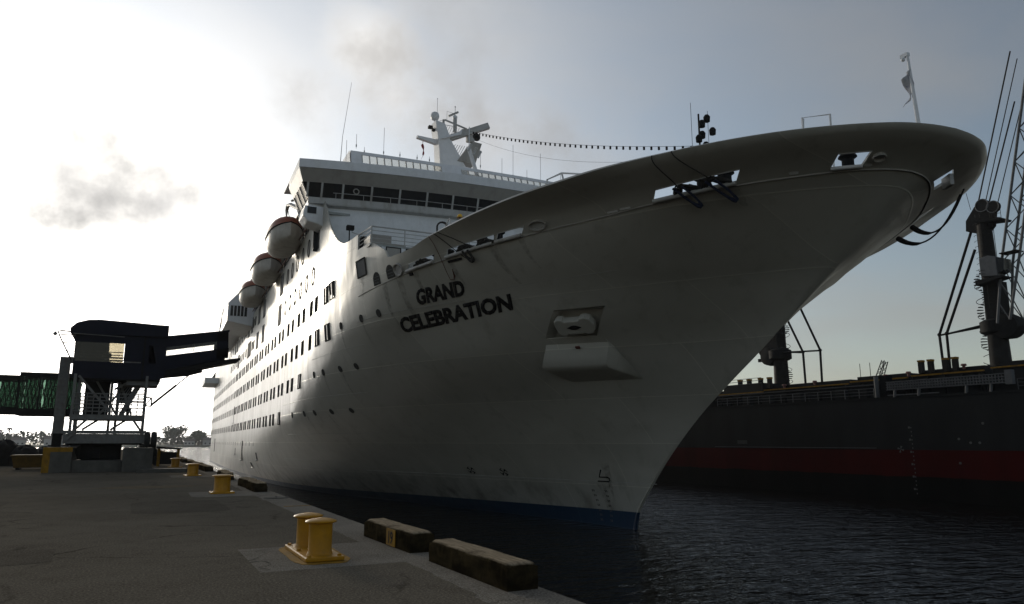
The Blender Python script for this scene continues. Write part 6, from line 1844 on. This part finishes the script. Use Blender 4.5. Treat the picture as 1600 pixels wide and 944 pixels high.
# ================================================================== CRANES
def crane(x0, flip, lab, full):
    t = thing('dock_crane', lab, 'crane', CM @ Vector((x0, -12, 10.5)), CROT, 'tall cranes over the cargo ship')
    f = -1 if flip else 1
    def Z(z): return z - 10.5
    def P(x, y, z): return Vector((f * (x + .95), y, Z(z)))        # x measured like the nearer crane
    def part(name, m, fn, parent=None, **k):
        b = MB(); fn(b); return b.build(name, m, parent or t, **k)
    part('tower', 'cranegrey', lambda b: b.tube([(0, 0, Z(10.5)), (0, 0, Z(14)), (0, 0, Z(20)), (0, 0, Z(25.2))], [.92, .85, .70, .62], 20), smooth=40)
    part('slewing_ring', 'darksteel', lambda b: b.lathe([(1.0, Z(14.6)), (1.35, Z(14.8)), (1.35, Z(15.8)), (1.0, Z(16.0))], (0, 0, 0), 20), smooth=40)
    part('head_plate', 'darksteel', lambda b: b.prism([(.9, 24.6), (1.55, 24.9), (1.45, 25.9), (.5, 27.1), (-.5, 27.2), (-1.2, 26.4), (-.9, 24.9), (-.2, 24.2)], lambda u, v: P(u - .95, -.35, v), lambda u, v: P(u - .95, .35, v)))
    for (x, z, r_) in ((-.95 - .35, 26.95, .6), (-.95 - 1.3, 26.55, .55)):
        sh = part('sheave', 'cranegrey', lambda b: b.lathe([(.1, -.2), (r_, -.2), (r_ * .85, 0), (r_, .2), (.1, .2)], P(x, 0.45, z), 22, M4=Matrix.Rotation(R(90), 3, 'X')), smooth=30)
        part('sheave_rim', 'cranelight', lambda b: b.tube([P(x + r_ * math.cos(a_ * .3), .66, z + r_ * math.sin(a_ * .3)) for a_ in range(22)], .05, 5), sh)
    part('head_platform', 'darksteel', lambda b: b.prism([(-.5, 25.4), (-2.9, 25.1), (-3.0, 25.25), (-.5, 25.9)], lambda u, v: P(u, -.9, v), lambda u, v: P(u, .9, v)))
    part('platform_rail', 'cranegrey', lambda b: [b.tube([P(-1.9, .88, 25.5 + .4 * k), P(-3.0, .88, 25.3 + .4 * k)], .025, 5) for k in (0, 1, 2)] + [b.tube([P(x, .88, 25.2), P(x, .88, 26.1)], .025, 5) for x in (-2.0, -2.5, -3.0)])
    for x in (-.95 + .3, -.95 - .1):
        part('ladder_rail', 'cranegrey', lambda b: b.tube([P(x, .95, 17), P(x, .8, 26.2)], .03, 5))
    part('ladder_cage', 'cranegrey', lambda b: [b.tube([P(-.95 + .7 * math.cos(a_ * .4), .55 + .55 * math.sin(a_ * .4), 17.5 + .55 * k) for a_ in range(9)], .02, 4) for k in range(15)])
    # bent struts
    for xa, za, xb, zb, xc, y_ in ((.35, 25.2, 4.7, 15.3, 4.6, -.3), (-.35, 22.8, 3.25, 15.15, 3.3, .9)):
        part('strut', 'darksteel', lambda b: (b.tube([P(xa, y_, za), P(xb, y_, zb)], .13, 8), b.tube([P(xb, y_, zb), P(xc, y_, 10.6)], .13, 8), b.ball(P(xb, y_, zb), .2, 8, 6)))
        part('tie_bar', 'darksteel', lambda b: b.tube([P(xb, y_, zb - .05), P(-.8, y_ * .8, 15.6)], .1, 8))
    # spiral stair
    ss = part('spiral_stair', 'darksteel', lambda b: [b.tube([P(-.95 + 1.0 + .5 * math.cos(a_ * .5 + q), .5 * math.sin(a_ * .5 + q), 11.0 + .085 * a_ + q * 1.6) for a_ in range(14)], .03, 4) for q in range(6)])
    for k in range(40):
        an = k * .55; z = 11.0 + k * .25
        b = MB(); c_ = P(-.95 + .98, 0, z)
        b.prism([(0, 0), (.55 * math.cos(an), .55 * math.sin(an)), (.55 * math.cos(an + .5), .55 * math.sin(an + .5))], lambda u, v: (c_.x + u, c_.y + v, c_.z), lambda u, v: (c_.x + u, c_.y + v, c_.z + .09)); b.build('step', 'darksteel', ss)
    part('machinery', 'darksteel', lambda b: (b.lathe([(.3, -.9), (1.1, -.8), (1.2, 0), (1.1, .8), (.3, .9)], P(-2.1, .2, 15.2), 18, M4=Matrix.Rotation(R(90), 3, 'X')), b.box(*sorted((P(-.6, 0, 0).x, P(-1.9, 0, 0).x)), -.8, .8, Z(14.6), Z(19.5))), smooth=40)
    part('lamp', 'darksteel', lambda b: b.box(*sorted((P(-3.3, 0, 0).x, P(-3.7, 0, 0).x)), .6, .9, Z(14.6), Z(15.0)))
    if full:
        cb = part('cab', 'cranelight', lambda b: b.prism([(-1.1, 19.9), (-2.6, 19.7), (-2.6, 21.5), (-1.9, 21.75), (-1.1, 21.6)], lambda u, v: P(u, .6, v), lambda u, v: P(u, 1.9, v)), bevel=.05)
        part('cab_glass', 'glass', lambda b: b.prism([(-2.62, 19.9), (-3.15, 20.1), (-3.25, 21.2), (-2.62, 21.4)], lambda u, v: P(u, .65, v), lambda u, v: P(u, 1.85, v)), cb)
        part('cab_platform', 'darksteel', lambda b: b.prism([(-.6, 19.1), (-3.0, 19.5), (-3.0, 19.65), (-.6, 19.6)], lambda u, v: P(u, .5, v), lambda u, v: P(u, 2.0, v)))
        part('cab_rail', 'cranegrey', lambda b: [b.tube([P(-.8, 2.0, 19.8 + .35 * k), P(-1.6, 2.0, 19.7 + .35 * k)], .02, 4) for k in range(3)])
        # lattice boom
        f0 = [P(-2.1, -.9, 15.4), P(-2.1, 1.3, 15.4)]
        A0 = [P(-3.0, -.8, 15.6), P(-3.0, 1.6, 15.6), P(-1.9, -.8, 15.4), P(-1.9, 1.6, 15.4)]
        mid = [P(-4.2, -.6, 21), P(-4.2, 1.2, 21), P(-2.7, -.6, 21), P(-2.7, 1.2, 21)]
        top = [P(-8.6, -.6, 39), P(-8.6, 1.2, 39), P(-7.1, -.6, 39), P(-7.1, 1.2, 39)]
        for i in range(4):
            part('boom_chord', 'cranelight', lambda b: b.tube([A0[i], mid[i], top[i]], .12, 7))
        for a_, c_ in ((0, 1), (2, 3), (0, 2), (1, 3)):
            def lac(b):
                n_ = 3
                for k in range(n_):
                    b.tube([A0[a_].lerp(mid[a_], k / n_), A0[c_].lerp(mid[c_], (k + 1) / n_)], .05, 5)
                n_ = 12
                for k in range(n_):
                    p, q = (a_, c_) if k % 2 else (c_, a_)
                    b.tube([mid[p].lerp(top[p], k / n_), mid[q].lerp(top[q], (k + 1) / n_)], .05, 5)
            part('boom_lacing', 'cranelight', lac)
        part('boom_gusset', 'cranegrey', lambda b: b.bar(mid[1].lerp(top[1], .04), mid[3].lerp(top[3], .04), 1.2, .1))
        for k, (x, z, x2, z2) in enumerate(((-.9, 27.4, -5.4, 41), (-1.6, 27.4, -5.9, 40), (-1.9, 27.2, -5.2, 36), (-2.6, 26.8, -6.3, 37))):
            part('hoist_cable', 'cranegrey', lambda b: b.tube([P(x, .4, z), P(x2, .4, z2)], .045 if k % 2 else .07, 5))
        part('hanging_cable', 'darksteel', lambda b: b.tube([P(-2.0, .5, 26), P(-2.0, .5, 19.5)], .03, 4))
        part('head_antenna', 'darksteel', lambda b: b.tube([P(.1, 0, 27), P(.35, 0, 28.8)], .025, 4))
    else:
        part('counterweight', 'darksteel', lambda b: b.lathe([(.3, -.5), (1.2, -.45), (1.25, .3), (.3, .5)], P(-2.6, .2, 16.2), 18, M4=Matrix.Rotation(R(90), 3, 'X')), smooth=40)
    return t
crane(-.95, False, 'dark crane tower with cab and lattice boom at the right of the picture', True)
crane(24.6, True, 'smaller crane tower half hidden behind the white ship\'s bow', False)
# thin red lattice jib beyond the right crane
def lattice(name, p, q, w_, lab, m, n_):
    p, q = CM @ Vector(p), CM @ Vector(q)
    t = thing(name, lab, 'crane', p)
    d = (q - p); a_ = Vector((d.y, -d.x, 0)).normalized() if abs(d.x) + abs(d.y) > .1 else Vector((1, 0, 0))
    cu = d.cross(a_).normalized()
    cs = [a_ * w_ / 2 + cu * w_ / 2, -a_ * w_ / 2 + cu * w_ / 2, -a_ * w_ / 2 - cu * w_ / 2, a_ * w_ / 2 - cu * w_ / 2]
    for c_ in cs:
        b = MB(); b.tube([c_, d + c_ * .6], .07, 5); b.build('chord', m, t)
    b = MB()
    for k in range(n_):
        f0, f1 = k / n_, (k + 1) / n_
        for i in range(4):
            c0, c1 = (cs[i], cs[(i + 1) % 4]) if k % 2 else (cs[(i + 1) % 4], cs[i])
            b.tube([d * f0 + c0 * (1 - .4 * f0), d * f1 + c1 * (1 - .4 * f1)], .04, 4)
    b.build('lacing', m, t)
    b = MB(); b.box(-.8, .8, -.8, .8, -8, 0); b.build('pedestal', 'darksteel', t)
    return t
lattice('lattice_jib', (6.2, -45, 9.5), (3.2, -45, 29), 1.3, 'thin reddish lattice jib beyond the right-hand crane', 'red', 20)
lattice('lattice_jib', (33, -40, 10), (30, -40, 16.5), 1.0, 'faint lattice jib beside the half-hidden crane', 'cranegrey', 9)

# ================================================================== HAZE
hz = MB(); hz.box(-3700, 3700, -500, 4700, -9, 48)
ho = hz.build('haze', 'black')
ho.data.materials.clear()
hm = bpy.data.materials.new('haze'); hm.use_nodes = True
hn_, hl_ = hm.node_tree.nodes, hm.node_tree.links
hn_.remove(hn_['Principled BSDF'])
pv = hn_.new('ShaderNodeVolumePrincipled')
pv.inputs['Color'].default_value = (0.93, 0.94, 0.96, 1)
pv.inputs['Density'].default_value = 0.0002
pv.inputs['Anisotropy'].default_value = 0.2
hl_.new(pv.outputs[0], hn_['Material Output'].inputs['Volume'])
ho.data.materials.append(hm)
stuff(tag(ho, 'thin bright haze over the harbour and the far shore', 'haze'))
sc.cycles.volume_bounces = 0
